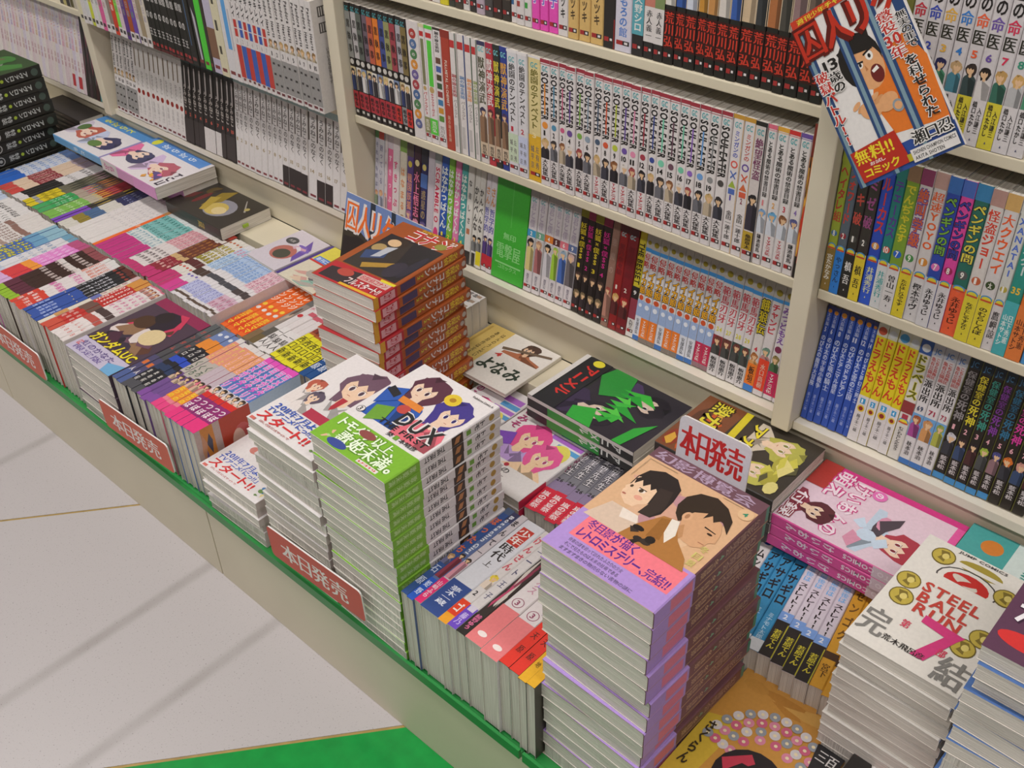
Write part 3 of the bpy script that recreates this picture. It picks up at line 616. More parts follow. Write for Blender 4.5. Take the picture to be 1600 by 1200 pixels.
fc = [('d8b83a', 'd8d4cc'), ('3a5aa0', '3a5aa0'), ('d8b83a', 'c8ccd8'), ('c08a3a', 'c08a3a'), ('d0a83a', 'c08a50'), ('5a5048', 'd0c8c0'), ('3a302c', '3a5aa0'), ('c8b8a0', 'c8b090'), ('d0b050', '3a3a3c'), ('2c2a2c', 'a86a40'), ('c0a890', '4a4640'), ('a88a80', '8a7070'), ('b08060', '6a5a50'), ('8a6a50', '5a4a40')]
for i, (h, cl) in enumerate(fc):
    su('black comic with red brush author name and painted figure', 'black comics with red author name on the upper shelf', bg='26221f', segs=[(.28, .62, 'c8b498' if i != 1 else '3f5aa0'), (.65, .9, '3a1614')], t=[('荒川弘', .66, .89, 'c83a2a', .92), ('鋼', .12, .24, 'b0a8a0', .6)], f=[(.28, .62, h, cl)])
xs = [-1.1022, -1.0878, -1.0725, -1.057, -1.0407, -1.0279, -1.0133, -1.0013, -.9876, -.9722, -.9579, -.9419, -.9264, -.9155, -.9021, -.8896, -.8766, -.8626, -.8468, -.8301, -.8136, -.7959, -.7759, -.7578, -.7327, -.7157, -.7008, -.687, -.6725, -.6591, -.6434, -.6304, -.6166, -.6014, -.5876, -.5711, -.5573, -.5415, -.5282, -.5114, -.4961, -.4817]
row(xs, ents, .004, .78, W=.126)
# --- right bay, upper shelf
ents = []
for k in range(3): ents.append((sp('6a6a34', segs=[(.7, .9, 'b0a860')], t=[('医龍', .1, .5, 'c8c090', .8)]), 'olive comic standing next to the hanging leaflet', 'olive comics beside the post'))
oc = ['b83040', '3a4aa8', 'd8a848', '3a7ac0', 'e0603a', '6a509a', 'c83050', '3a8a70', '8a5a3a']
for i in range(9):
    yl = i in (4, 6)
    ents.append((sp('c9c4c4', [(.74, 1, 'd0c43c' if yl else 'cfcaca')], t=[('最上の', .03, .3, '24201e', .8), ('命', .3, .38, oc[i], .85), ('医', .385, .47, '2a2a20', .85), ('入江謙三', .78, .93, '2c2826', .32, None, .7), ('橋口たかし', .75, .93, '2c2826', .32, None, .3)], n=[(str(i + 1), .515, oc[i], .5)], f=[(.56, .74, ['5a3a30', '3a2824', '2c2c54', 'b89a70', '3a302c', '2a2422', 'b8935a', 'c8a060', '3a302c'][i], ['3a6a5a', 'b0b0b0', '4a8a6a', '4a8090', '3a4a4a', 'd0ccc8'][i % 6])],
        extra=[('P', [(.5, .955), (.56, .97), (.44, .97)], '4a4a70')]), 'grey white medical comic numbered %s with one %s kanji' % (words(i + 1), ('dark red', 'blue', 'amber', 'azure', 'orange', 'violet', 'crimson', 'green', 'brown')[i]), 'numbered medical comics'))
row([-.4455, -.431, -.4165, -.402] + [-.402 + .0147 * (i + 1) for i in range(9)], ents, .002, .78)
# --- right bay, middle shelf
ents = []
def sr(lab, H=.176, **k): ents.append((sp(**k), lab, None, H))
def corn(yc): return [('E', .5, yc, .42, .022, '4f90c0'), ('E', .5, yc + .004, .34, .017, 'd8c838'), ('R', .1, yc + .008, .9, yc + .02, 'c8502c')]
def cc_(n, bg, low, title, tc, num, nc, auth, ac, oc=None, art=None, x=()):
    sr(n, bg=bg, segs=[(.0, .1, art or bg), (.66, 1, low)], t=[(title, .12, .5, tc, .85, oc), (auth, .73, .92, ac, .68)], c=[(.58, .34, nc)], n=[(num, .58, 'e8e4dc', .3 if len(num) == 1 else .5)], extra=corn(.67) + [('P', [(.5, .94), (.56, .955), (.44, .955)], ac)] + list(x))
cc_('lime comic with red katakana and tan foot beside the post', '9aa83a', '8a7038', 'ヘイタレ組', 'b83434', '8', '3f70a8', '宮たかなみ', 'e0dcd0')
cc_('grey comic with red title and bright blue foot', '5a6470', '2f78c8', 'フォワード', 'c83c34', '2', '9a2c3a', 'やっさん', '24406a', art='4a7aa0')
cc_('black comic with circled one', '36302e', '2c2826', 'ゲキ破', 'c04a40', '1', '4a4644', '槙吾', 'e0dcd8')
cc_('black comic with circled two and yellow foot', '3a3230', 'd8c034', 'ミゼ破', '9a4a80', '2', '4a4644', '槙吾', '2a2420')
cc_('royal blue comic with red katakana', '2f4ab0', '3558c4', 'ルーカス', 'c83a3a', '8', 'd08a40', '井浦秀行', 'd8d8a0')
cc_('teal comic with purple katakana and white foot', '2a7a74', 'cfd0d0', 'テェーカス', '5a3a90', '10', 'c84a3a', '井浦秀行', '3a9a98')
cc_('green comic with yellow and red title', '7a9a34', 'd2cecc', 'でんぢゃらす', 'd0c434', '7', '2f62c0', '曽山一寿', '2a2626', art='8a6a50')
cc_('white comic with orange purple strokes and yellow foot', 'cdc6c4', 'd8c434', '絶叫学級', 'd0602c', '9', '4a8a4a', 'たかはしひでやす', '4a4020', oc='6a4a90', art='8a3a60')
cc_('white comic with orange yoyo lettering', 'cfc9c6', 'd2cecd', '超速YOYO', 'e0602c', '1', 'd08a3a', '樫本学ヴ', '2a2626', art='c09a90')
for n, bg, tc, low, nc, v, ac in (('royal blue', '2f48a4', '7ab040', 'd2cfd0', 'd870b0', '7', '2a2626'), ('hot pink', 'd8489a', '3a3a9a', 'd4ced0', 'a02858', '8', '2a2626'), ('bottle green', '2a6a5c', 'd8cc4a', 'e8623c', '5a5a5a', '9', '5a2a1a')):
    cc_('%s comic with chunky katakana title' % n, bg, low, 'ペンギンの問', tc, v, nc, '永井ゆうじ', ac, oc='24203a', art={'7': '3a6ab0', '8': '4a6ab8', '9': '3a80b0'}[v])
cc_('white comic with red block title and yellow foot', 'd0cac4', 'd8c838', '怪盗ジョー', 'd0402c', '1', 'c0603a', 'ながとしやすなり', '3a3420', art='b08a80')
cc_('white comic with orange katakana and yellow foot', 'cdc8c6', 'dac838', '大クウエイ', 'e05a28', '太', '3a4a28', 'のむらしんぼ', '3a3420', art='c8a060')
cc_('white comic with blue latin letters on a pale spine', 'c8c8c0', 'd0cac8', 'XANATAI', '4a6ac0', '1', 'b0a040', '鷹岬諒', '3a3634')
sr('tall teal comic numbered 35 in yellow', .19, bg='2a8a7c', segs=[(.66, 1, '4aa8ac')], t=[('ポケモンスター', .08, .5, 'c0ccc8', .8), ('日下秀憲', .74, .92, 'd8e4e0', .4, None, .7), ('山本サトシ', .74, .94, 'd8e4e0', .4, None, .3)], n=[('35', .59, 'e0b83a', .7)])
sr('tall orange comic numbered 36 in yellow', .19, bg='d8702c', segs=[(.66, 1, 'd8783a')], t=[('ポケモンスター', .08, .5, 'e0c8a0', .8), ('日下秀憲', .74, .92, '5a3020', .4, None, .7), ('山本サトシ', .74, .94, '5a3020', .4, None, .3)], n=[('36', .59, 'e0c83a', .7)])
sr('tall sky blue comic next to the orange one', .19, bg='4a90c8', t=[('ポケモンスター', .08, .5, 'd0dce4', .8)], n=[('37', .59, 'e0c83a', .7)])
row([-.4455, -.4345, -.4235, -.411, -.3985, -.385, -.3726, -.3587, -.3449, -.33, -.3161, -.3026, -.2867, -.2722, -.2574, -.2463, -.2323, -.2163, -.1987], ents, .002, .569)
# --- right bay, bottom shelf (tilted)
ents = []
for v, tt in (('5', 'のび太の魔界大冒険'), ('6', 'のび太の宇宙小戦争'), ('8', 'のび太と竜の騎士'), ('10', 'のび太とアニマル惑星'), ('11', 'のび太のドラビアン'), ('12', 'のび太と雲の王国'), ('14', 'のび太と夢幻三剣士')):
    ents.append((sp('2f4fa8', [(.0, .03, '3a3a70')], t=[('大長編', .06, .17, 'b0b8d8', .5), (tt, .25, .7, 'c4cce4', .72), ('藤子不二雄', .76, .93, '98a4d4', .4)], n=[(v, .2, 'd0d4e8', .36 if len(v) == 1 else .62)], c=[(.045, .32, 'd8902c')]), 'blue long story comic numbered %s with white lettering' % words(v), 'blue long story comics', .158))
for k in range(4):
    ents.append((sp('d8c428', [(.0, .09, 'c8c8b8'), (.6, 1, 'd4cece')], t=[('ドラえもん', .1, .57, 'c83c2c', .9), ('藤子不二雄', .76, .92, '5a5654', .4)], n=[(str(k + 1), .645, 'e4e8f0', .25)], c=[(.045, .4, ['b8503a', 'c8ccd0', '4a90c0', 'c8ccd0'][k]), (.71, .36, 'd8b83a'), (.71, .22, '8a3028')],
        extra=[('R', .25, .622, .75, .668, '3f98c8'), ('H', str(k + 1), .38, .63, .62, .66, 'e8ecf0', None)]), 'yellow comic with red title and white foot numbered %s' % words(k + 1), 'yellow comics with red title'))
ents.append((sp('cfcac4', [(.0, .1, '3a5a9a'), (.5, .6, '8a3a3a')], t=[('ドラベース', .11, .48, '5a5a20', .9, 'c8c040'), ('むぎわらしんたろう', .72, .93, '3a3634', .45)], c=[(.05, .35, 'c8ccd0')], extra=corn(.67) + [('R', .25, .61, .75, .65, 'a83a4a')]), 'comic with olive outlined katakana and blue cap', None))
for i, v in enumerate(('69', '71', '73')):
    ents.append((sp('d0cbcb', [(.0, .08, 'aeb0b8'), (.56, .76, '6a9ac8'), (.955, 1, '3c6cae')], t=[('こちら葛飾区', .09, .26, 'c0504a', .38, None, .7), ('亀有公園前', .09, .26, 'c0504a', .38, None, .3), ('派出所', .27, .46, '24201e', .8), ('秋本治', .8, .92, '4a4644', .5)], n=[('JC', .04, '4a70a8', .6), (v, .515, ['2a3a5a', 'a03048', 'a03048'][i], .6)], f=[(.57, .76, ['a05a3a', 'c08a5a', '8a9a4a'][i], ['a04a8a', 'c8905a', 'a8a84a'][i])]), 'grey capped police box comic numbered %s with blue foot' % words(v), None))
hc = ['8a8484', 'd0c034', '3a8a7a', '7a3a90', '2f6a8a', 'c83a90', '8a8a3a', '4a8a5a']
for i in range(8):
    ents.append((sp('29241f', [(.0, .07, '24303a'), (.95, 1, '3f82b8')] if i < 5 else [(.0, .07, '24303a')], t=[('保健室の', .09, .33, hc[i], .75), ('死神', .33, .5, hc[i], .85), ('藍本松', .8, .92, 'c4bcbc', .6)], n=[('JC', .035, '4a78a0', .6), (str(i + 1), .55, 'd8a0a8', .36)], f=[(.6, .79, ['c0bcc0', '3a2c2c', '2c2426', '9ab040', '4a4a80', 'd0702c', 'c89080', '5a4a3a'][i], ['3a3a40', '3a4a6a', '4a2c2c', '4a4c4c', '8a6a70'][i % 5])], extra=[('R', 0, 0, .05, 1, '6a6a30')]), 'black comic numbered %s with %s title and pink figure' % (words(i + 1), ('grey', 'yellow', 'teal', 'purple', 'blue', 'magenta', 'olive', 'green')[i]), 'black sickroom comics'))
row([-.4455, -.4372, -.4285, -.4175, -.408, -.3972, -.3871, -.3801, -.3667, -.3546, -.34, -.3281, -.3131, -.2997, -.2847, -.2721, -.2576, -.2441, -.2313, -.2187, -.2057, -.192, -.178, -.164], ents, .010, .375, LOWT, W=.112, slide=.1)
# --- left bay, middle shelf (stands proud of the shelf edge)
ents = []
mc = ['cfc8a4', 'cac6c4', 'c8c8c8', 'c2c838', 'd0cccc', 'c8ccc0', 'd05a90', 'c6c2be', '8a7a70', 'c8402c', '8ad04a', 'd0b8c0', '5a3a80', 'a0502c', '6a4aa0', 'c8c0b8', '9a8a70', 'cac2b4']
mn = ['cream', 'pale grey', 'cool grey', 'chartreuse', 'chalk white', 'greenish white', 'hot pink', 'stone', 'taupe', 'scarlet lettered', 'apple green', 'blush', 'purple', 'rust', 'violet', 'oatmeal', 'khaki', 'ivory']
for i, c in enumerate(mc): ents.append((sp(c, [(.9, 1, 'd4cecc')] if i % 3 else [], t=[('まんが日和', .3, .75, ['8a8478', '9a90a0', '6a8a60', 'b07a80'][i % 4] if i != 9 else 'e8d8d0', .6)], extra=[('R', .2, .92, .8, .96, '4a4442')]), '%s comic in the mixed run by the far post, middle shelf' % mn[i], None))
for i in range(10): ents.append((sp('26241f', [(.97, 1, '5a2a28')], t=[('隠の王', .36, .9, 'c0bcb8', .75)], extra=[('R', .3, .12, .42, .3, 'b8b4ae'), ('R', .55, .12, .8, .3, 'b8b4ae'), ('R', .2, .92, .8, .955, '9a3434')]), 'black comic with white bars and pale kanji', 'black comics with white bars'))
for lab, bg, ex in (('black comic with thin blue line', '2a2824', [('R', .4, .1, .5, .8, '4a6a90')]), ('black comic with pale leaflet corner', '2e2c28', [('P', [(.3, .4), (.7, .5), (.8, .95), (.5, .95)], 'b0acb4')]), ('bright green comic among black ones', '4fc43a', []), ('slim black brown comic', '3a302a', []), ('lilac topped comic with brown art', 'b4aec0', [('R', 0, .55, 1, .85, '7a5a44')]), ('cream comic with black marks', 'cdc6a8', [('R', .3, .2 + .12 * 0, .6, .3, '4a463a'), ('R', .3, .45, .6, .55, '4a463a'), ('R', .3, .7, .6, .78, '4a463a')]), ('white comic with sky blue side', 'cfcccc', [('R', .5, 0, 1, .7, '5a9ad0')]), ('white comic with pale lettering', 'd2cdcb', [('R', .3, .3, .6, .7, 'b4b0b4')])):
    ents.append((sp(bg, extra=ex + [('R', .2, .92, .8, .955, '7a3a38')]), lab + ', middle shelf', None))
for i in range(7):
    c = 'b83a30' if i % 2 == 0 else '3a5aa8'
    ents.append((sp('d0cbc9', [(.62, .94, c)], t=[('セキレイ', .08, .36, '2c2826', .7)], n=[(str(i + 1), .58, 'a09a98', .3)], extra=[('R', .2, .38, .85, .455, c), ('R', .2, .465, .85, .54, c), ('R', .3, .945, .8, .97, '6a3a38')]), 'white comic numbered %s with %s panels, middle shelf' % (words(i + 1), 'red' if i % 2 == 0 else 'blue'), None))
def pand(v): return sp('d0cbc8', [(.63, .94, '8f8d8a')], s=[('Pandora', .06, .26, '4a4644', .5), ('Hearts', .28, .43, '4a4644', .5)], f=[(.445, .535, ['a08050', '8a6a40', '5a4a3a', 'b89860'][int(float(v)) % 4], 'b0a084')], n=[(v, .585, '4a4644', .3 if len(v) == 1 else .6)], extra=[('R', .3, .67 + .1 * k, .7, .69 + .1 * k, '3a3634') for k in range(3)] + [('R', .2, .95, .85, .975, '6a3438')])
for v in ('1', '2', '3', '4', '5', '6', '7', '8'): ents.append((pand(v), 'white comic numbered %s with turned latin title and grey foot' % words(v), 'white comics with turned latin title'))
row(seq(-2.066, -1.8048, 18) + seq(-1.8048, -1.6732, 10)[1:] + [-1.654, -1.6353, -1.6175, -1.6081, -1.5842, -1.5621, -1.5383, -1.5242] + seq(-1.5242, -1.4305, 7)[1:] + [-1.4162, -1.4025, -1.3883, -1.3748, -1.3587, -1.3464, -1.3319, -1.3176], ents, -.03, .569, W=.126)
book(stand(-1.3112, -.031, .5693), .0122, .126, .176, pand('85'), 'white comic numbered eighty five showing its barcoded back cover', None, back=('cfcac6', [('R', .1, .06, .34, .15, '5a5652'), ('R', .1, .2, .34, .29, '5a5652')] + [('R', .12 + .035 * k, .07, .135 + .035 * k, .14, 'cfcac6') for k in range(6)] + [('R', .12 + .035 * k, .21, .135 + .035 * k, .28, 'cfcac6') for k in range(6)] + [('V', 'いろいろなはなしです', .18 + .1 * k, .42, .75, '8a8682', .05, None) for k in range(3)]))
# --- left bay, bottom shelf (tilted)
ents = []
for v in ('9', '10', '11', '12', '13', '14'): ents.append((pand(v), 'white comic numbered %s with turned latin title and grey foot' % words(v), 'white comics with turned latin title'))
for i in range(10): ents.append((sp('cdc9c4', [(.0, .05, 'aaa8a0')], t=[('ひぐらし', .36, .55, '8a8680', .45), ('竜騎士', .68, .9, 'a8a4a0', .45)], c=[(.62, .32, '8a2e24')], extra=[('R', .05, .1, .25, .32, '6a5a40'), ('R', .2, .95, .85, .975, '6a3438')]), 'white comic with dark red dot and narrow brown bar', 'white comics with red dots'))
for i in range(10): ents.append((sp('2c2723', [(.0, .04, '3a4a46')] + ([(.72, 1, 'cdc8c4')] if 4 <= i <= 6 else [(.7, .98, '3a3430')]), t=[('うみねこ', .3, .58, 'b8b0a8', .6)], n=[(str(i + 1), .64, 'c05a4a', .36 if i < 9 else .6)], extra=[('R', .6, .08, .85, .34, 'b0a8a4')]), 'black comic numbered %s in red on the bottom shelf' % words(i + 1), 'black comics numbered in red'))
for i in range(18): ents.append((sp('cfcbc8', [(.0, .05, '9ab0ae')] + ([(.76, 1, '322c29')] if i in (9, 10, 11, 12, 14, 15) and True else []), t=[('うみねこのなく', .1, .58, '6a6662', .62, None, .6)], extra=[('R', .04, .06, .2, .36, '4a4038'), ('H', str(i + 1), .25, .67, .75, .71, '9a8a68', None), ('R', .2, .95, .85, .975, '7a3438')]), 'white comic numbered %s in gold %s on the bottom shelf' % (words(i + 1), 'with black foot' if i in (9, 10, 11, 12, 14, 15) else 'with white foot'), 'white comics with black bar'))
row(seq(-2.066, -1.978, 6) + seq(-1.978, -1.8067, 10)[1:] + [-1.7913, -1.776, -1.7596, -1.7413, -1.7242, -1.7043, -1.6846, -1.6703, -1.6539, -1.6387] + [-1.6245, -1.6117, -1.5959, -1.5783, -1.557, -1.5404, -1.5254, -1.5103, -1.4957, -1.4775, -1.4594, -1.4408, -1.422, -1.3976, -1.3752, -1.3548, -1.3346, -1.3152 + .0002], ents, -.004, .3768, LOWT, W=.126, slide=.07)
# --- far bay, bottom and middle shelf
ents = []
for i in range(30):
    c = ['cfc4c4', 'd0c8c0', 'c8c0cc', 'd2ccc8', 'ccbcc0'][i % 5]
    ents.append((sp(c, [(.8, .95, 'b03038')] if i in (26, 28) else [], t=[('ふしぎ遊戯', .1, .5, ['c890a0', 'c0a080', 'a090b8'][i % 3], .6), ('渡瀬', .6, .75, 'b08a90', .5)]), 'pale pink comic with red foot label in the far bay' if i in (26, 28) else 'pale comic with faded pastel title in the far bay', 'pastel comics in the far bay'))
for i in range(4): ents.append((sp(['2c2826', '3a2c30', '2a2624', '3a2424'][i], a=[(.2, .9, ['6a3a44', '4a4a48'], 4, i)]), '%s dark comic beside the teal one' % ('coal', 'plum', 'soot', 'maroon')[i], None))
ents.append((sp('4a8a8a', [(.0, .6, 'c0c4c4')], t=[('月光', .62, .8, 'a8c8c8', .6)]), 'teal footed comic against the far post', None))
row(seq(-2.64, -2.19, 30) + [-2.177, -2.164, -2.15, -2.137, -2.112], ents, -.004, .3766, LOWT, W=.126)
ents = [(sp(c, [(.8, 1, d)], t=[('少女', .4, .7, '5a5650', .6)]), '%s comic on the far bay middle shelf' % n, None) for c, d, n in (('c8c0a8', '4a4640', 'sand'), ('4a4438', 'b0a468', 'dark olive'), ('cac4b8', '3a3630', 'bone'), ('b8a850', '5a5430', 'dull gold'), ('2c2a28', 'b8b0a0', 'charcoal'), ('cfc9c4', '8a8480', 'milk white'), ('d0cabc', 'a8a090', 'shell'))]
row(seq(-2.215, -2.112, 7), ents, .004, .569, W=.126)
# ------------------------------------------------------------------ spine-up rows on the table
def up_row(x0, x1, groups, ynear, ztop, L, W, grp, where, rz=0, lastback=None, mark='its right neighbour'):
    n = sum(g[1] for g in groups); tot = sum(g[1] * (g[3] if len(g) > 3 else 1) for g in groups)
    x = x0; u = (x1 - x0) / tot; R = random.Random(int(x0 * 1000)); k = 0
    for g in groups:
        T = u * (g[3] if len(g) > 3 else 1)
        for j in range(g[1]):
            k += 1
            lab = g[2] + (' ' + where if g[1] == 1 else ', ' + ORD[g[1] - 1 - j] + ' from ' + mark)
            book(spineup(x + T / 2, ynear + R.uniform(-.002, .002), ztop + R.uniform(-.0006, .0006), rz), round(T - .0004, 4), W, L, g[0], lab, (g[2] + ' ' + grp) if g[1] > 1 else None, back=lastback if k == n else None)
            x += T
def seg(*q):          # q: (y0,y1,col) from the top (far end) of the spine
    return [(a, b, c) for a, b, c in q]
BK = '2a2624'
front_left = [
    (sp('cfd0d6', seg((.0, .2, 'b8c4d8'), (.5, .62, '5a80b8'), (.8, 1, '8aa4cc')), t=[('こどもの', .22, .48, '6a88b8', .7), ('時間', .65, .78, '6a88b8', .7)]), 5, 'pale blue checked comic spine up'),
    (sp('d2cecc', t=[('ぼくらの', .1, .5, '3a3634', .8), ('鬼頭', .7, .85, '6a6664', .6)], c=[(.58, .4, '3a3836')]), 9, 'white comic with black blots spine up'),
    (sp('d0cac6', seg((.25, .32, '8a6a60'), (.5, .56, 'a08a80'), (.7, .8, 'b09a90')), t=[('なみだ', .34, .48, '7a5a50', .8)]), 8, 'white comic with brown waves spine up'),
    (sp('4a6ab0', seg((.0, .2, '8ab0c0'), (.2, .35, '6a98b8'), (.85, 1, 'c8c4c8')), t=[('よつばと!', .36, .8, 'd8d03a', .9, '2a3a20')]), 5, 'blue comic with fat yellow letters spine up'),
    (sp('cfcdd0', seg((.0, .1, '6a98b0'), (.75, 1, 'b8c0d0')), t=[('あおいろ', .2, .6, '7a90b0', .7)]), 3, 'white and pale blue comic spine up'),
    (sp('d070b8', seg((.0, .12, 'b0507a'), (.12, .5, 'd884c4'), (.5, .6, 'e0903a'), (.6, .8, 'c83c40'), (.8, 1, 'c8a0c8')), t=[('ももいろ', .15, .48, 'e0c0dc', .7)]), 4, 'pink and orange comic spine up'),
    (sp('3a2622', seg((.0, .1, '8a4a50'), (.3, .36, 'cfc8c4'), (.75, .9, '5a2a3a'), (.9, 1, '8ab030')), t=[('悪の華', .12, .6, 'c8b8b4', .8)]), 6, 'dark brown comic with pale title spine up'),
    (sp('d4cccb', seg((.0, .06, 'd0d0cc'), (.72, 1, 'c84030')), t=[('巨乳組', .1, .3, 'c86a50', .8), ('花嫁', .3, .68, 'c8509a', .9), ('新刊', .76, .95, 'e0d4d0', .7)]), 4, 'white comic with pink blocks and red foot spine up'),
    (sp('26262a', seg((.5, 1, '34509a'), (.0, .06, '5a2c28')), t=[('テラフォー', .2, .5, 'c0c0c8', .7), ('貴家悠', .75, .92, 'a8b8dc', .6)], c=[(.1, .36, '8a3c34'), (.6, .12, 'd8c060')]), 5, 'comic with blue foot and black top spine up'),
    (sp('d2cabc', seg((.0, .1, 'c8a8a8'), (.4, .5, '6a70a8'), (.72, .85, 'c0905a')), t=[('あまつき', .12, .4, 'b0808a', .7)]), 1, 'cream comic with purple mark spine up'),
    (sp('b83430', seg((.0, .16, 'c88a44'), (.5, .64, '6a5048'), (.85, 1, 'c05040')), s=[('Cross Days', .18, .48, 'e4dcd8', .5)], t=[('松竜', .68, .82, 'd8b0a8', .6)]), 3, 'red comic with white latin title spine up'),
    (sp('d6cdcb', seg((.0, .02, 'c86a80'), (.5, .58, '4a3a3a'), (.62, .7, 'b05048')), t=[('はるかぜ', .16, .46, 'd0709a', .6), ('しろ', .74, .95, 'c86a60', .6)], f=[(.04, .14, '8a4a3a', 'b07a70')]), 4, 'white comic with thin pink title spine up'),
]
up_row(-2.118, -1.489, front_left, -.469, .279, .19, .127, 'in the front table row', 'in the front table row', mark='the dark magazine pile')
second_left = [
    (sp('c8ccd6', seg((.0, .12, '6a8ac0'), (.66, 1, '2f62b8')), t=[('そらのおと', .15, .64, '5a88c8', .8)]), 6, 'white comic with strong blue foot spine up'),
    (sp('d0b8a0', seg((.0, .16, '9a8a94'), (.4, .68, '8a3a40'), (.85, 1, 'c04a44')), t=[('ごちそう', .42, .66, 'd0a8a0', .7)]), 6, 'beige comic with dark red band spine up'),
    (sp('cfcac8', seg((.5, .9, '2a2826')), t=[('黒い', .1, .45, '2a2826', .85)]), 4, 'white comic with long black bar spine up'),
    (sp('6a6654', seg((.0, .4, '5a5844'), (.6, .85, 'd0bc2c'), (.85, .9, '9a9a98'), (.9, 1, 'd0bc2c')), a=[(.05, .6, ['b0a890', '3a382c', 'c090a0'], 5, 11)], t=[('月刊', .65, .82, '8a7a20', .7)]), 4, 'olive comic with yellow foot label spine up'),
    (sp('a89888', seg((.0, .35, '5a4038'), (.55, .85, '3a9a54'), (.85, 1, '4aa060')), t=[('みどり', .6, .82, 'a8d4b0', .7)], a=[(.02, .5, ['c84a3a', 'd0b040', '4a70a8'], 5, 12)]), 4, 'comic with deep green foot spine up'),
    (sp('b0a490', seg((.0, .4, '8a2c34'), (.55, 1, '7ab050')), t=[('わかば', .58, .9, 'c0dca8', .7)], a=[(.02, .5, ['d0b040', 'c05030', '6a4a80'], 5, 13)]), 4, 'comic with light green foot spine up'),
    (sp('3a3630', seg((.6, 1, '7a4ab0')), a=[(.05, .55, ['d0b040', '4a3a34', '8a7a50'], 5, 14)]), 2, 'dark comic with violet foot spine up'),
    (sp('cac6bc', seg((.0, .35, '34365a'), (.55, .72, '4a668a'), (.72, .85, '8a7a34')), t=[('海と', .1, .3, '8a90b0', .7)]), 4, 'comic with navy top and olive band spine up'),
    (sp('d4cfcc', t=[('しろいこえ', .2, .6, 'a8a4a8', .5)], segs=seg((.0, .04, 'c0b8b8'))), 9, 'nearly plain white comic spine up'),
    (sp('e0682c', seg((.0, .2, 'd09a60')), t=[('橙', .4, .6, 'e8b890', .7)]), 1, 'orange comic spine up'),
    (sp('cdd2d0', seg((.0, .05, 'b0ccd0'), (.18, .5, '7ab4b0'), (.66, 1, 'b8347a')), t=[('RPG', .18, .5, '2a6a62', .9), ('アル', .52, .66, '5a90a0', .8)], c=[(.1, .3, 'b05a38')]), 9, 'teal lettered comic with magenta foot spine up'),
    (sp('d2cac8', seg((.18, .5, 'd0a8ac'), (.9, 1, 'b8346c')), t=[('花もよう', .18, .5, 'b86a78', .9), ('雪野静', .6, .85, '4a3a3c', .7)], c=[(.1, .3, 'b05a38')]), 5, 'white comic with pink flower pattern spine up'),
    (sp('6a3a2c', seg((.0, .08, 'a8382c'), (.12, .18, 'd0c8c0'), (.55, .62, 'c0a070'), (.62, .85, '8a2c38'), (.85, 1, 'b8346c')), t=[('あかつき', .2, .52, 'a8703a', .7), ('三輪', .65, .8, 'd8b0a8', .6)]), 4, 'maroon comic with orange title spine up'),
    (sp('d2cdc4', seg((.5, .6, '5a2c2c'), (.75, 1, 'b8346c')), t=[('きいろ鳥', .15, .48, 'b8a838', .9, '4a4428')], c=[(.08, .3, 'b05a38'), (.65, .3, 'c04a3c')]), 4, 'white comic with yellow bird letters spine up'),
    (sp('d0ccce', seg((.08, .5, 'b0c4d8'), (.55, .66, '4a3a34'), (.8, 1, 'c8408a')), t=[('GGG', .1, .2, 'd0506a', .8), ('あおぞら', .22, .5, '7a98c0', .8)], c=[(.7, .3, '6a5aa8')]), 3, 'pale comic with magenta foot and blue pattern spine up'),
    (sp('d2ced0', seg((.0, .06, '6a90c0'), (.1, .46, 'a8bcd8'), (.55, .62, '4a4a50'), (.7, .9, 'b4b8d8'), (.93, .96, '5a4a40')), t=[('みずたまの', .1, .46, '6a8cc0', .85), ('さくら', .7, .9, '7a7ab0', .8)]), 8, 'white comic with blue and lilac pattern spine up'),
    (sp('d4cecf', seg((.1, .5, 'd8b8c0'), (.56, .64, '4a4040'), (.7, .9, 'c8a8b8'), (.93, .96, '5a4a40')), t=[('こいもよう', .1, .5, 'b06a80', .85), ('ゆき', .72, .9, 'a86a80', .8)]), 4, 'white comic with rosy pattern spine up'),
]
up_row(-2.186, -1.366, second_left, -.2725, .2795, .19, .127, 'in the second table row', 'in the second table row', mark='the row end')
third = [
    (sp('e0662a', seg((.75, .95, 'd84a24')), t=[('オレンジ', .05, .42, 'e8d8c8', .8), ('荒井ママ', .66, .95, 'e8c838', .8)], c=[(.5, .3, 'e8c040'), (.58, .3, 'd8d4d0')]), 4, 'orange comic with yellow foot letters spine up', 1.05),
    (sp('8a8078', seg((.0, .25, '6a6a68'), (.8, 1, '7a6448')), a=[(.3, .75, ['5a4a44', 'b09a88', 'c0a890'], 6, 21)]), 1, 'grey brown comic with photo like art spine up'),
    (sp('d2cccb', seg((.7, .85, '5a5650'), (.85, 1, '6a5a3c')), t=[('スイッチ', .05, .3, 'c07a84', .7)], c=[(.42, .36, 'b83438')]), 1, 'white comic with red badge spine up'),
    (sp('d4cdcc', seg((.0, .03, 'c85a70'), (.62, 1, 'd8d4d2'), (.3, .36, 'c05a68')), t=[('大人', .06, .26, '2c2826', .8), ('一騎人', .66, .95, '2c2826', .8)]), 3, 'white comic with black kanji and pink ring spine up'),
    (sp('a85a30', seg((.0, .12, 'b86a3c'), (.4, .46, 'd8d4d0'), (.55, 1, 'dcd42c')), t=[('西口新', .6, .95, '3a3618', .85), ('アンパ', .1, .38, 'c88a5a', .7)], f=[(.3, .52, '5a3020', '8a3a2c')]), 5, 'brown comic with bright yellow foot spine up'),
    (sp('24508a', seg((.0, .2, 'c0bc34'), (.2, .25, '26303a')), t=[('SKET', .3, .6, 'd0d8e4', .9), ('篠原', .62, .9, 'd0d8e4', .8)]), 3, 'dark blue comic with white letters spine up'),
]
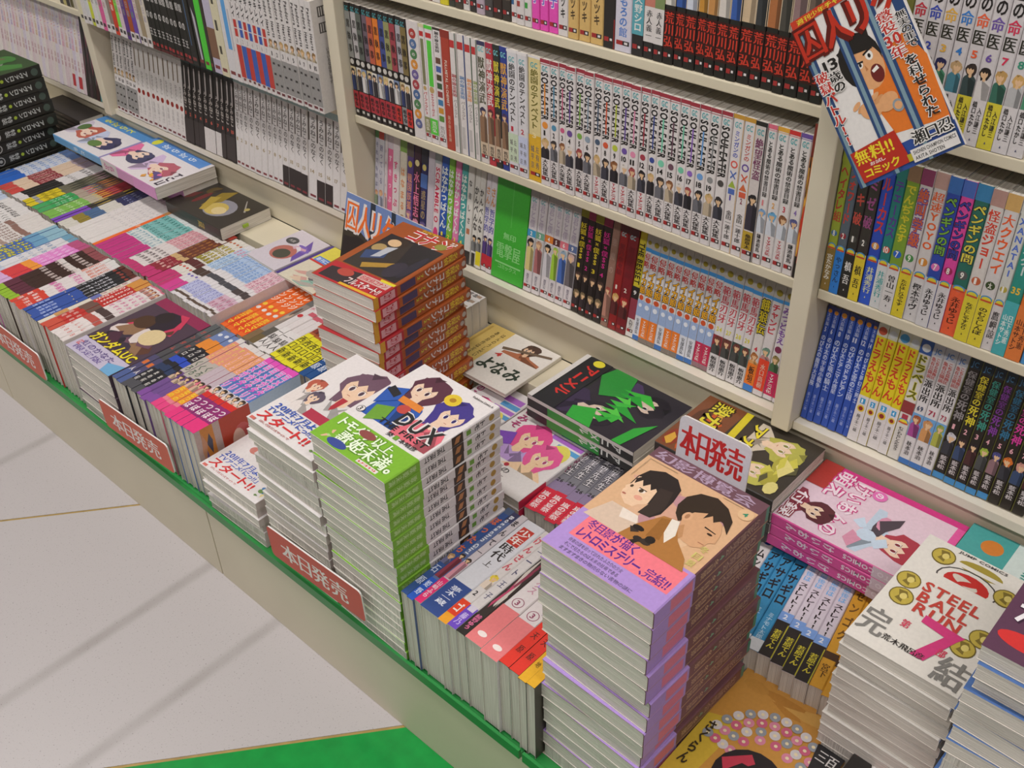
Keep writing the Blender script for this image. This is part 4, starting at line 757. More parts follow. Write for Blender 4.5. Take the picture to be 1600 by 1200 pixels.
up_row(-1.3625, -1.105, third, -.262, .2615, .176, .111, 'beside the tall stack', 'beside the detective stack', mark='the detective stack')
front_mid = [
    (sp('4a4a4e', seg((.0, .2, '565a5c'), (.6, .85, '4a4668'), (.85, 1, '4a5a8c')), t=[('ガンダム', .1, .5, 'b84a40', .5), ('人', .8, .86, 'd8d4d4', .6)], extra=[('R', .2, .68, .8, .74, 'c86a34')]), 2, 'slate comic with red katakana spine up'),
    (sp('26262c', seg((.0, .16, '6a7ca8'), (.16, .3, 'd88434'), (.48, .56, '2c4ab0'), (.56, .62, '26262c'), (.62, .7, '2c3a5a'), (.9, 1, '4a4a50')), t=[('クロ', .32, .46, 'c0bcb8', .6), ('まめ桜', .72, .9, 'c0bcb8', .5)], c=[(.07, .3, 'd0d4dc')]), 3, 'black comic with orange and blue bands spine up'),
    (sp('6a4a86', seg((.0, .06, 'd2ccc8'), (.06, .36, 'd8907a'), (.36, .6, 'b0a8a0'), (.9, 1, '7a4a94')), t=[('すいーと', .08, .35, 'e0c060', .6), ('くろ', .4, .58, '5a6a5a', .8)], f=[(.6, .72, '4a3a34', 'c0a890')]), 3, 'purple footed comic with peach stripes spine up'),
    (sp('d8788a', seg((.0, .06, 'd2ccc8'), (.06, .34, 'dc9a6a'), (.34, .58, 'b8a8b0'), (.7, .86, 'e08a34'), (.9, 1, 'd8407c')), t=[('すいーと', .08, .33, 'e8b0b8', .6), ('なつの', .7, .86, 'e8c838', .7)], f=[(.56, .7, '3a302c', 'c8a890')]), 3, 'pink footed comic with orange and yellow bands spine up'),
    (sp('5a7ab8', seg((.0, .08, 'd850b0'), (.5, .58, 'd0c8cc'), (.58, .66, 'c8302c'), (.66, .86, '8a2a6a'), (.86, 1, 'd83478')), t=[('ヨメガタリ', .06, .5, 'e05ac0', .9, 'd8d0e0'), ('つぼ', .68, .84, 'e0d0d8', .8)], f=[(.5, .6, '3a302c', 'd8c0b0')]), 5, 'magenta footed comic with pink and blue title spine up', 1.06),
]
up_row(-1.3405, -1.124, front_mid, -.469, .279, .19, .127, 'beside the robot magazine', 'beside the robot magazine', mark='the announcement piles',
       lastback=('a8bcd0', [('R', 0, .5, 1, .78, 'b0402c'), ('R', 0, .78, 1, 1, 'b8a09a'), ('R', 0, .84, .9, .95, 'c8803a'), ('R', .35, 0, 1, .42, 'cfc8c8'), ('R', .2, .05, .5, .12, '5a5654'), ('R', .2, .2, .5, .27, '5a5654'), ('E', .5, .6, .3, .1, 'c05a58'), ('E', .45, .64, .2, .06, 'd8b0a0'), ('A', .05, .86, .9, .98, ['6a5a8a', 'c08a6a', '4a4a5a'], 5, 31)]))
right_front = [
    (sp('34508a', seg((.0, .06, '4a5a7a')), t=[('ぼったち', .1, .55, 'd06a40', .85), ('石原', .66, .92, 'c0c8dc', .8)], f=[(.55, .66, 'b08a60', '6a6a8a')]), 1, 'slate blue comic with orange title', .9),
    (sp('5a6a94', seg((.0, .1, '3a3a5a'), (.78, 1, '2c56b8')), s=[('Bottachin Girl', .04, .5, 'd8dce4', .5)], t=[('姫野', .8, .96, 'c8d4ec', .7)], f=[(.5, .76, '3a3430', '8a3a4a')]), 1, 'blue comic with white latin title', .8),
    (sp('c4bcc0', seg((.75, 1, 'd83070')), t=[('まんて一', .04, .5, '3a3438', .8), ('山崎ふら', .78, .95, 'e8c8d4', .7)], f=[(.52, .74, '3a302c', 'c88a98')]), 1, 'white comic with cerise foot', .8),
    (sp('ccccd2', seg((.7, 1, '344a86')), t=[('少年時代', .08, .42, '2c2826', .62), ('上', .44, .5, '4a4644', .36), ('夢木一蔵', .74, .92, 'd4d8e4', .6)], extra=[('R', .2, .07, .8, .25, 'b83a30'), ('V', '少年', .5, .08, .24, 'e0dcd8', .6, None)]), 1, 'thick white hardback with navy foot', 2.3),
    (sp('d0cac8', seg((.78, .92, 'd84428'), (.92, 1, 'e09a2c')), t=[('げんさん', .05, .45, 'c0505c', .75), ('ゴ', .8, .9, 'e8dcd4', .7)], n=[('2', .7, '2a2626', .4)], f=[(.5, .64, 'd8c040', 'd8c8b8')]), 1, 'white comic with orange foot and number two', 1.05),
    (sp('d2cdcc', seg((.8, 1, '6a48b8')), t=[('二―ト王子', .1, .74, '4a4a6a', .6), ('藤乃', .86, .97, 'c8b8e8', .6)], extra=[('R', .15, .79, .85, .84, 'd0c8d8')]), 1, 'white comic with violet foot', 1.05),
    (sp('3a3230', seg((.82, 1, '2c2826')), t=[('綾野ゆう', .82, .96, 'd8709a', .6)], a=[(.05, .8, ['b8486a', 'c8c0b8', '8a3a50'], 9, 41)]), 1, 'dark comic with pink blossom pattern', 1.05),
    (sp('d8d0d0', seg((.66, 1, 'dc7a7c')), t=[('ウォルチックス', .05, .5, 'c090a0', .4)], c=[(.6, .3, '8a3a58'), (.6, .26, 'd8d0d0')], n=[('3', .6, '8a3a58', .24)], extra=[('E', .5, .92, .25, .02, 'e8dcd8')]), 2, 'thick white comic with salmon foot and circled three', 1.95),
    (sp('34302e', seg((.62, 1, 'd8382c')), t=[('天原', .66, .92, '4a2420', .5)]), 2, 'dark comic with red foot', 1.15),
    (sp('4a443c', seg((.6, 1, 'dca82c')), t=[('菊地', .66, .92, '5a4218', .5)]), 2, 'dark comic with yellow foot', .9),
]
up_row(-.682, -.4705, right_front, -.474, .281, .188, .129, 'beside the pink banded stack', 'spine up beside the pink banded stack', mark='the lilac stack')
g26 = [(sp('7a7880', seg((.0, .03, '6a686e'), (.6, .72, '8a7a98'), (.72, 1, 'c82c40')), t=[('絶望先生', .14, .52, 'd4d0d4', .7, '2c282c'), ('嵐の夏祭', .76, .97, 'e0d8d8', .7)], n=[('26', .6, '2a2628', .62)]), 4, 'grey comic numbered 26 with red foot')]
up_row(-.6815, -.612, g26, -.255, .2615, .176, .111, 'behind the pink banded stack', 'spine up behind the pink banded stack', rz=4.9, mark='the lilac stack')
up_row(-.606, -.552, [(sp('cfc8c2', seg((.0, .2, 'a89888')), t=[('夕空', .25, .6, '6a4a44', .7)]), 4, 'cream comic half hidden by a tall stack')], -.262, .255, .176, .105, 'behind the tall stack', 'spine up', mark='the lilac stack')
st = [
    (sp('d2cccc', seg((.0, .04, 'cfc8c8')), t=[('ムシブギョー', .2, .75, '2c2826', .7)], c=[(.12, .35, 'b83438')]), 1, 'white comic with red flower mark'),
    (sp('d2cccc', seg((.0, .04, 'cfc8c8')), t=[('ムシブギョー', .2, .75, '2c2826', .7)], c=[(.12, .35, '3a4aa8'), (.8, .3, '5a5ab8')]), 2, 'white comic with blue flower mark'),
    (sp('3a88b4', seg((.0, .12, 'd0cccc'), (.9, 1, 'd0d4d8')), t=[('アサギロ', .16, .58, '24262a', .85), ('ミナモト太郎', .66, .9, 'a8c8dc', .5)], n=[('GS', .06, '3a3634', .5)]), 3, 'sky blue comic with black brush title'),
    (sp('cfc8d2', seg((.68, 1, '2c2826'), (.6, .68, '7aa0dc')), t=[('最後は', .13, .28, '7ab0e0', .6), ('ストレート!!', .3, .6, '24201e', .75), ('若原てん', .76, .93, 'd0c43c', .6)], n=[('GS', .06, '3a3634', .5), ('2', .64, 'e4e8f0', .4)], extra=[('R', .92, .7, 1, 1, 'b0a828')]), 4, 'pale comic with black katakana and black foot'),
    (sp('d09a34', seg((.7, .76, '4a3424')), t=[('センゴク', .1, .6, '6a4a20', .7), ('宮下', .8, .92, '5a3a18', .6)]), 2, 'golden orange comic'),
]
up_row(-.4165, -.2265, st, -.268, .2695, .18, .119, 'behind the lady cover', 'spine up behind the lady cover', rz=9.5, mark='the coin pile')
kd = [
    (sp('2a2624', t=[('首都', .3, .9, 'd8d4d0', .8)], extra=[('P', [(.2, .1), (.8, .06), (.8, .2), (.2, .24)], 'c83428')]), 1, 'black comic with red emblem', 1.3),
    (sp('d4cfce', seg((.0, .12, 'c4c0c0'), (.12, .14, '3a3634')), t=[('オトメ', .2, .7, 'd04a50', .8)]), 2, 'white comic with coral title'),
    (sp('a83028', t=[('紅', .1, .5, '2a2020', .8)]), 1, 'crimson comic with black title', 1.3),
    (sp('cfcccc', t=[('夜明け', .1, .6, '3a3a40', .7)]), 3, 'white comic with dark blue title'),
]
up_row(-.183, -.06, kd, -.44, .262, .176, .111, 'beside the lady cover', 'spine up beside the lady cover', mark='the table end')
# ------------------------------------------------------------------ flat stacks
def stack(x, y, z0, n, T, W, H, spine, front, lab_top, lab_rest, grp, rz=0, jit=.0015, jr=1.0, back=None, band=None, bandtop=None, seed=1, edge=None, name='comic_book'):
    """front cover up, spine to +X, x,y = right front corner; returns top z"""
    R = random.Random(seed); z = z0
    for i in range(n):
        top = i == n - 1
        m = flat(x, y, z + T, T - .0004, rz + (0 if top else R.uniform(-jr, jr)), 0 if top else R.uniform(-jit, jit), 0 if top else R.uniform(-jit, jit))
        fr = front if top else edge
        book(m, round(T - .0004, 4), W, H, spine, lab_top if top else lab_rest + ', ' + ORD[n - 1 - i] + ' from top', None if top else grp, front=fr, band=(bandtop or band) if top else band, wrapped=True, name=name)
        z += T
    return z
def side(x0, y0, z0, n, T, W, H, spine, front, lab_top, lab_rest, grp, rz=0, seed=1, wrapped=True, name='comic_book'):
    """lying with the spine to the aisle and the top of the cover to +X; x0 = left end, y0 = spine front"""
    R = random.Random(seed); z = z0
    for i in range(n):
        top = i == n - 1
        m = flat(x0 + (0 if top else R.uniform(-.002, .002)), y0, z + T, T - .0004, -90 + rz + (0 if top else R.uniform(-.6, .6)))
        book(m, round(T - .0004, 4), W, H, spine, lab_top if top else lab_rest + ', ' + ORD[n - 1 - i] + ' from top', None if top else grp, front=front if top else None, wrapped=wrapped, name=name)
        z += T
    return z
# robot magazine pile
gund = ('4a3a48', [('R', 0, 0, 1, .12, '8a2c50'), ('A', .05, .05, .95, .78, ['6a4a5a', '2c2430', '5a3a30', 'c03a58', '3a3040', '8a6a50', 'd0c4c0', '4a2c3c'], 26, 51), ('E', .68, .45, .17, .12, 'd0bc90', .4), ('E', .3, .35, .15, .1, '4a3428', .2), ('E', .42, .2, .12, .09, '2c2428'), ('R', 0, .8, 1, 1, 'b8b0c4'), ('H', 'ガンダムUC', .05, .68, .97, .8, 'e0d030', '5a4a20'), ('H', '虹のかなた', .1, .83, .8, .9, '5a4a80', None), ('H', '限定版', .1, .91, .7, .97, '6a5a90', None), ('P', [(.75, .9), (1, .84), (1, 1), (.8, 1)], '6aa0c8'), ('H', 'GC', .05, .86, .12, .92, 'c84a44', None)])
stack(-1.345, -.4735, TZ, 6, .0213, .132, .187, sp('4a3a48', t=[('ガンダム', .1, .6, 'd0c8d0', .6)]), gund, 'topmost magazine with crowded dark cover and slanting yellow title', 'film wrapped magazine lower in the crowded dark cover pile', 'crowded dark cover magazines', jr=.6, seed=3, name='magazine')
# 2011 stacks
def f2011(full=True):
    e = []
    if full: e += [('F', .2, .02, .82, .66, '6a4f60', 'e0c0a4', 'd2cecc'), ('P', [(.48, .42), (.56, .42), (.55, .54), (.52, .58), (.49, .54)], 'a8303c'), ('R', .3, .64, .8, .73, 'a8344a'), ('F', .02, .36, .24, .7, 'b05a48', 'e0c0a4', 'd8d0cc'), ('F', .16, .46, .38, .73, '5a5060', 'e0c0a4', 'd8d0cc'), ('C', .9, .08, .07, 'c03a3c'), ('C', .9, .08, .055, 'd8d2d0'), ('H', '5', .88, .06, .92, .1, 'c03a3c', None)]
    else: e += [('E', .3, .62, .07, .04, 'c07a70'), ('E', .75, .5, .12, .08, 'a8505a')]
    e += [('H', '2011年7月より', .08, .74, .75, .805, '3a58b0', None), ('H', 'TVアニメ「にっ!!」', .06, .81, .75, .86, '3a58b0', None), ('H', 'スタート!!', .05, .86, .8, .95, 'c83034', None), ('R', .03, .965, .1, .99, 'c86a60'), ('H', '詳しくは公式サイトで', .15, .955, .6, .975, 'b06a68', None), ('A', .82, .82, .98, .97, ['4a78a8', '6a8a50', 'd8c890', '3a3040'], 6, 61)]
    return ('d9d4d3', e)
sp11 = sp('d6d1cf', t=[('にっ', .2, .5, '5a6ab0', .7)], segs=[(.7, 1, 'c8b8b4')])
stack(-.981, -.474, TZ, 6, .0142, .132, .182, sp11, f2011(False), 'low pile top comic with red and blue announcement and small figures', 'film wrapped copy in the low pile announcing the anime start', 'low pile of announcement comics', rz=0.5, jit=.003, jr=1.6, seed=5)
stack(-.8265, -.4715, TZ, 16, .0155, .132, .182, sp11, f2011(True), 'top comic with brown haired schoolgirl cover and red announcement', 'film wrapped copy below the schoolgirl cover in the tall pile', 'tall pile under the schoolgirl cover', rz=-.5, jit=.003, jr=1.6, seed=6)
# green banded stack
fox = ('dcd7d6', [('F', .1, .01, .56, .64, '5a3444', 'e0c4ac', '3058a8'), ('P', [(.18, .34), (.5, .34), (.53, .4), (.14, .4)], 'd8843a'), ('E', .38, .44, .07, .045, 'b84a44'), ('F', .52, .1, .97, .66, '453a86', 'e0c4ac', 'd86a78'), ('E', .62, .16, .09, .06, 'd8bc38', .5), ('E', .62, .16, .035, .022, 'a87a28'), ('P', [(.02, .34), (.2, .26), (.24, .4), (.08, .52)], '3058a8'), ('P', [(.14, .52), (.3, .46), (.36, .6), (.2, .68)], '6a9a38'), ('P', [(.05, .3), (.2, .34), (.18, .4), (.03, .36)], '2a2a30'),
    ('H', 'DUX', .44, .44, .96, .57, '2a2a2c', 'd8d4d4'), ('H', 'THE FIRST', .32, .585, .94, .63, '2c2a2c', None), ('H', '葵', .52, .65, .6, .69, '2a2a2c', None), ('R', .61, .65, .66, .69, '6a9a38'), ('H', '本晴彦', .68, .65, .9, .69, '2a2a2c', None), ('H', 'Kadokawa Comics A', .72, .03, .97, .05, '4a4644', None), ('C', .08, .62, .045, '5a5654'), ('C', .08, .62, .038, 'dcd7d6'), ('H', '3', .06, .6, .1, .64, '3a3634', None)])
foxband_els = [('H', 'トモダチ以上、', .08, .06, .82, .38, 'e4f0d8', '5a8a28'), ('H', '歌姫未満。', .22, .4, .95, .8, 'e4f0d8', '5a8a28'), ('R', .6, .84, .86, .94, 'd8d4d0'), ('H', '1月刊', .62, .86, .84, .92, 'c83a34', None), ('E', .42, .2, .1, .12, '8a4a48'), ('E', .3, .84, .12, .12, '3a4a90'), ('A', .1, .5, .3, .9, ['d8b090', 'b0d088'], 4, 71)]
foxband_sp = [('V', '歌姫未満', .5, .1, .9, 'b4cf92', .5, None)]
spf = sp('d4cfd0', s=[('THE FIRST', .5, .68, '2c2a2c', .5)], segs=[(.34, .44, '3a2c24')], c=[(.08, .32, 'a8883a')], t=[('トモ', .14, .24, '2c2a2c', .7)], extra=[('R', .25, .27, .75, .31, '6a9a38'), ('P', [(.2, .36), (.8, .38), (.8, .42), (.2, .4)], 'b0784a')])
bm_ = band_mesh(.0145, .132, .182, .052, '7ab034', foxband_sp, foxband_els)
bm2_ = band_mesh(.0145, .132, .182, .052, '7ab034', foxband_sp, None)
stack(-.6865, -.4745, TZ, 20, .0149, .132, .182, spf, fox, 'top comic of the green banded stack with blue jacket and flower hair figures', 'film wrapped comic with green paper band under the top copy', 'green banded comics in one stack', rz=-1.0, jit=.0012, jr=.8, band=bm2_, bandtop=bm_, seed=8)
# detective stack
con = ('9a5028', [('R', .1, .2, .95, .74, '2c2a2c'), ('P', [(.1, .35), (.5, .22), (.75, .74), (.1, .74)], '3a3430'), ('E', .36, .27, .12, .06, '3a302a', .3), ('E', .3, .3, .1, .05, 'd0b088', .3), ('E', .22, .42, .1, .06, 'a89060', .2), ('P', [(.12, .5), (.38, .4), (.44, .52), (.2, .62)], '3a4a70'), ('P', [(.3, .38), (.42, .34), (.38, .52), (.28, .56)], 'b0b4bc'), ('P', [(.3, .66), (.72, .5), (.76, .55), (.36, .72)], 'a8843a'), ('E', .74, .6, .12, .12, '3a3640'), ('E', .88, .5, .06, .18, '34323c'),
    ('H', 'コナン', .3, .03, .96, .2, 'b82c30', 'e0dcd8'), ('H', '名探偵', .36, -.0 + .005, .62, .035, 'd8b030', None), ('E', .82, .14, .08, .045, '8a8a40'), ('H', '72', .86, .03, .97, .065, 'e0dcd8', None)])
conband = [('P', [(.05, .3), (.5, .1), (.55, .9), (.05, .9)], '3a3034'), ('E', .3, .35, .12, .2, 'b04a40'), ('R', .5, .1, .97, .4, 'c8a8a0'), ('H', '名探偵コナン', .52, .14, .95, .36, 'b8283c', None), ('H', 'フルスタート!!', .42, .45, .97, .78, 'e0d4d0', '7a1a24'), ('R', .4, .84, 1, .95, 'd8a834'), ('P', [(.76, .0), (1, .0), (1, .12), (.78, .12)], 'd8c834')]
con_sp = [('R', .15, .1, .85, .72, 'd8a0a8'), ('R', 0, .8, 1, 1, 'd09a34'), ('H', 'コナン', .2, .2, .8, .6, 'b02834', None)]
spc = sp('a8562a', [(.0, .04, '8a4624')], t=[('名探偵', .08, .24, 'd8c034', .75), ('コナン', .25, .46, 'd8d4d4', .75), ('72', .47, .54, 'c8c840', .7)], extra=[('R', .15, .56, .85, .72, '4a3a60')], c=[(.03, .25, 'b0a8a0')])
cb1 = band_mesh(.0170, .114, .182, .044, 'b02c34', con_sp, conband); cb2 = band_mesh(.0170, .114, .182, .044, 'b02c34', con_sp, None)
stack(-.9155, -.2815, TZ, 20, .0174, .117, .18, spc, con, 'top comic of the rust coloured detective stack with dark cover picture', 'film wrapped rust spined comic below the top of the detective stack', 'rust spined comics in the detective stack', rz=3.8, jit=.003, jr=2.0, band=cb2, bandtop=cb1, seed=9)
# pink banded stack
ph = ('d2aa84', [('R', 0, 0, 1, .1, '6a4a54'), ('H', '幻影博覧会', .04, .012, .93, .09, 'a894aa', None), ('A', .05, .12, .95, .68, ['d8b490', 'cc9e88', 'c0927e', 'b88a90'], 10, 81),
    # young woman, turned left
    ('P', [(.12, .2), (.22, .155), (.34, .16), (.43, .22), (.46, .32), (.47, .44), (.43, .5), (.33, .51), (.3, .4), (.2, .27), (.12, .3), (.1, .38), (.09, .28)], '2b2422'), ('P', [(.1, .28), (.2, .24), (.3, .3), (.33, .42), (.3, .49), (.2, .5), (.12, .46), (.095, .42), (.1, .4), (.085, .385), (.105, .35)], 'e2c0a0'), ('P', [(.28, .46), (.34, .42), (.36, .54), (.24, .54)], 'd4ac8c'), ('P', [(.1, .3), (.16, .22), (.3, .24), (.33, .33), (.28, .3), (.26, .33), (.22, .29), (.19, .33), (.15, .29), (.12, .34)], '2b2422'), ('P', [(.3, .28), (.4, .26), (.46, .4), (.42, .5), (.33, .51), (.34, .4)], '382e2a'),
    ('E', .215, .365, .032, .014, 'e8dcd0'), ('E', .212, .366, .018, .014, '4a3a2c'), ('R', .18, .348, .25, .354, '2b2422'), ('E', .125, .366, .012, .012, '4a3a2c'), ('E', .13, .44, .018, .007, 'b06a5a'), ('E', .24, .42, .035, .018, 'dca08a'), ('P', [(.12, .53), (.36, .53), (.5, .66), (.52, .7), (.04, .7)], 'cfb8a4'), ('P', [(.22, .53), (.36, .53), (.4, .58), (.26, .6)], 'e0d4c8'),
    # man in profile, looking down to the right
    ('P', [(.5, .24), (.56, .17), (.68, .14), (.8, .17), (.9, .24), (.94, .34), (.86, .28), (.78, .27), (.72, .33), (.66, .38), (.6, .42), (.54, .38), (.5, .32)], '33281f'), ('P', [(.64, .31), (.74, .26), (.86, .29), (.91, .36), (.93, .43), (.89, .45), (.88, .5), (.82, .53), (.72, .52), (.64, .44), (.6, .38)], 'cd9f78'), ('P', [(.72, .2), (.88, .24), (.93, .33), (.84, .27), (.8, .31), (.76, .27), (.72, .32)], '33281f'), ('E', .625, .36, .035, .035, 'd4a680'), ('E', .625, .36, .016, .02, 'a87a58'), ('P', [(.78, .36), (.88, .37), (.88, .376), (.78, .37)], '33281f'), ('E', .85, .395, .022, .008, '3a2a20'), ('R', .83, .475, .88, .48, '9a6048'), ('P', [(.66, .42), (.72, .5), (.7, .54), (.62, .46)], 'b8895f'),
    ('P', [(.5, .44), (.6, .42), (.72, .54), (.86, .62), (.92, .7), (.36, .7), (.4, .58)], 'a8733c'), ('P', [(.56, .43), (.62, .42), (.68, .52), (.66, .6), (.6, .54)], 'e0d8cc'), ('P', [(.5, .46), (.56, .44), (.62, .6), (.52, .62)], '94632f'), ('A', .36, .58, .62, .71, ['2c2624', '3a302a', '241e1c'], 6, 82), ('C', .93, .15, .06, 'd8b48c'), ('H', '4', .905, .135, .955, .165, '2f8a6a', None), ('H', '冬', .88, .48, .95, .525, 'c8c070', None), ('H', '目', .88, .54, .95, .585, 'c8c070', None), ('H', '景', .88, .6, .95, .645, 'c8c070', None), ('R', .04, .12, .3, .124, 'a89070'), ('R', .04, .12, .045, .3, 'a89070'), ('R', .7, .115, .88, .119, 'a89070')])
phband = [('R', .1, .06, .96, .6, 'e87884'), ('H', '冬目景が描く', .14, .1, .58, .31, '5a2a8a', None), ('H', 'レトロミステリー、完結!!', .14, .34, .94, .56, '5a2a8a', None), ('H', '骨董の謎を追って訪れたふたりの少女', .14, .64, .62, .72, '6a5a80', None), ('H', 'そこで見たものは未来の技術である', .14, .75, .62, .83, '6a5a80', None), ('H', 'ますますまきの物売らない書物の謎に', .14, .86, .78, .94, '6a5a80', None)]
spp = sp('6f4a50', [(.0, .03, '4a8a74')], t=[('幻影博覧会', .08, .4, 'a88a7a', .6), ('冬目景', .46, .62, 'c0a080', .5)], n=[('4', .43, '7aa88a', .3)], extra=[('R', .9, 0, 1, 1, 'a8866a')])
pb1 = band_mesh(.0212, .135, .186, .062, 'a98ccc', [('R', .15, .06, .85, .6, 'd87890')], phband); pb2 = band_mesh(.0212, .135, .186, .062, 'a98ccc', [('R', .15, .06, .85, .6, 'd87890')], None)
stack(-.3345, -.4655, TZ, 16, .02165, .135, .186, spp, ph, 'top comic of the lilac banded stack with two sepia portraits', 'film wrapped comic with lilac paper band beneath the sepia portraits', 'lilac banded comics in one stack', rz=-1.2, jit=.0028, jr=1.3, band=pb2, bandtop=pb1, seed=12)
# lady cover pile
blossom = []
for q, rad in enumerate((.24, .31, .38, .45)):
    for j in range(7 + 3 * q):
        a_ = math.pi * (1.02 + .96 * j / (6 + 3 * q)); x_, y_ = .55 + rad * math.cos(a_), .56 + rad * .82 * math.sin(a_)
        if x_ < .98: blossom += [('E', x_, y_, .042, .031, ['cf8298', 'c9c2c2', 'c4607c', '8f9298'][(j * 2 + q) % 4]), ('E', x_, y_, .014, .01, 'e0d0a8')]
lady = ('bf8a40', [('A', .0, .0, 1, .2, ['b07a34', 'c89a50', 'b8843c'], 8, 91), ('P', [(.0, .42), (.26, .34), (.2, .95), (.0, 1)], 'c8a83a')] + blossom + [('E', .55, .66, .27, .2, '282224'), ('P', [(.3, .62), (.46, .5), (.52, .54), (.38, .7)], 'b83a4c'), ('P', [(.34, .72), (.42, .62), (.6, .58), (.76, .66), (.78, .84), (.66, .96), (.5, .97), (.36, .86)], 'dcd0cc'), ('P', [(.34, .72), (.44, .58), (.66, .56), (.78, .68), (.64, .63), (.48, .65)], '282224'), ('E', .47, .78, .05, .02, 'efe8e4'), ('E', .47, .78, .022, .02, '3a2c2c'), ('E', .67, .78, .045, .02, 'efe8e4'), ('E', .67, .78, .022, .02, '3a2c2c'), ('R', .42, .752, .52, .758, '282224'), ('R', .62, .752, .72, .758, '282224'), ('E', .57, .9, .028, .014, 'b8303c'), ('V', 'さくらん', .09, .45, .8, '3a3020', .08, None), ('P', [(.78, .2), (1, .14), (1, .46), (.84, .44)], '2c2a2c'), ('H', '三百', .82, .22, .98, .3, 'd0ccc8', None), ('E', .92, .38, .07, .04, '4a78a8')])
stack(-.19, -.4565, TZ, 4, .021, .141, .192, sp('b8863c', t=[('花の', .2, .6, '3a2c20', .6)]), lady, 'book with painted lady wearing pink blossom headdress on ochre cover', 'book under the blossom headdress cover', 'ochre books under the headdress cover', jr=.5, seed=14)
# white western pile
sbr = ('d6d2ca', [('E', .22, .12, .1, .07, '9a8a3a'), ('E', .55, .1, .2, .05, '9a8a3a'), ('R', .33, .1, .77, .13, 'd6d2ca'), ('E', .84, .2, .1, .07, '8a7a34'), ('E', .52, .25, .27, .12, '4a4644'), ('E', .52, .25, .255, .11, 'd6d2ca'), ('E', .52, .25, .2, .085, 'b8302c'), ('R', .25, .27, .8, .38, 'd6d2ca'), ('E', .5, .235, .13, .03, 'c8c0b4', .3), ('E', .54, .235, .1, .02, 'b8302c', -.4), ('E', .12, .42, .1, .065, 'a8983c'), ('E', .16, .56, .1, .065, 'a8983c'), ('E', .88, .56, .09, .06, 'b0a040'), ('E', .8, .68, .1, .07, 'a8983c'),
    *[e for x_, y_ in ((.12, .42), (.16, .56), (.88, .56), (.8, .68), (.22, .12), (.84, .2)) for e in (('E', x_, y_, .105, .07, '6a5c2a'), ('E', x_, y_, .095, .062, 'b5a248'), ('P', [(x_ - .05, y_ - .04), (x_ + .02, y_ - .05), (x_ + .06, y_ - .01), (x_ + .02, y_ + .0), (x_ + .03, y_ + .045), (x_ - .04, y_ + .03), (x_ - .02, y_)], '7a6a30'), ('E', x_ + .015, y_ - .005, .03, .025, 'd0c070'))], ('H', 'JUMP COMICS', .3, .015, .75, .035, '5a5654', None), ('H', 'STEEL', .25, .36, .78, .44, 'b8443a', None), ('H', 'BALL', .27, .45, .74, .53, 'b8443a', None), ('H', 'RUN', .3, .54, .72, .62, 'b8443a', None), ('P', [(.42, .6), (.78, .62), (.74, .67), (.62, .9), (.5, .9), (.64, .68), (.42, .66)], 'c83c78'), ('H', '第', .3, .7, .38, .76, 'c83c58', None), ('H', '部', .66, .76, .74, .82, 'c83c58', None), ('H', '荒木飛呂彦', .25, .86, .62, .905, '2c2826', None), ('H', '完', .02, .72, .26, .92, '7a7874', None), ('H', '結', .72, .78, .99, .98, '7a7874', None)])
stack(-.109, -.309, TZ, 17, .01575, .113, .178, sp('d2cec6', [(.3, .34, '3a58a8')], t=[('スティール', .08, .28, 'b8443a', .7)], extra=[('R', .0, .0, .25, 1, '3a5aa0')]), sbr, 'top white comic with gold coins and red latin title', 'film wrapped white comic below the gold coin cover', 'white comics under the gold coin cover', rz=-1.2, jit=.0035, jr=1.5, seed=15)
# purple announcement pile at the table end
seven = ('5a3a50', [('R', 0, .0, 1, .35, 'c8c4d0'), ('E', .3, .22, .2, .09, '4a80b8'), ('E', .55, .4, .2, .07, 'e06a2c'), ('H', 'AKB', .1, .42, .9, .58, '8ab0d8', None), ('H', '7月3日発売', .06, .64, .95, .78, 'e0dce0', '3a2438'), ('E', .2, .88, .17, .05, 'c83434'), ('R', .5, .85, .98, .92, 'c8503c'), ('P', [(.3, .93), (.6, .9), (.7, 1), (.3, 1)], '4a70b0')])
stack(.032, -.37, TZ, 24, .017, .13, .182, sp('4a6aa0', t=[('七月', .2, .6, 'd0d4dc', .7)]), seven, 'purple covered comic topping the pile beside the white coin pile', 'film wrapped comic lower in the purple covered pile', 'pile of purple covered comics', jit=.004, jr=2.0, seed=16)
# pink haired covers
pinkc = ('dad5d4', [('R', .58, .08, .95, .15, 'a86ac0'), ('R', .62, .16, .98, .22, '5a98c8'), ('R', .55, .24, .99, .29, 'a86ac0'), ('R', .7, .31, 1, .36, '5a98c8'), ('E', .8, .42, .14, .12, 'd8cc60'), ('F', .12, .2, .66, .72, 'd8508a', 'e4c4a0', 'b89ad0'), ('F', .42, .34, .96, .82, 'dc5a94', 'e4c4a0', 'e4c4a0'), ('P', [(.02, .5), (.22, .42), (.3, .56), (.1, .66)], '7a4ab0'), ('V', '神のみそ', .1, .03, .4, 'a03a6a', .14, None), ('R', 0, .76, 1, 1, 'd6d2d0'), ('H', '桂木桂馬の', .04, .78, .62, .84, '4a4644', None), ('H', '新たなる女', .04, .86, .62, .92, '6a5a5a', None), ('C', .5, .755, .03, 'a83040')])
spk = sp('d4cfd0', t=[('神のみぞ', .1, .5, 'a03a6a', .7)], segs=[(.7, 1, 'c83050')])
stack(-.686, -.262, TZ, 8, .015, .127, .18, spk, pinkc, 'comic with pink haired pair beside the grey spined books', 'copy beneath the pink haired pair by the grey spines', 'pink haired cover copies', rz=-.8, jr=.8, seed=18)
stack(-.8185, -.258, TZ, 8, .0144, .091, .178, spk, pinkc, 'comic with pink haired pair half hidden behind the green banded stack', 'copy in the pile half hidden behind the green banded stack', 'half hidden pink haired copies', jr=.4, seed=19, rz=0)
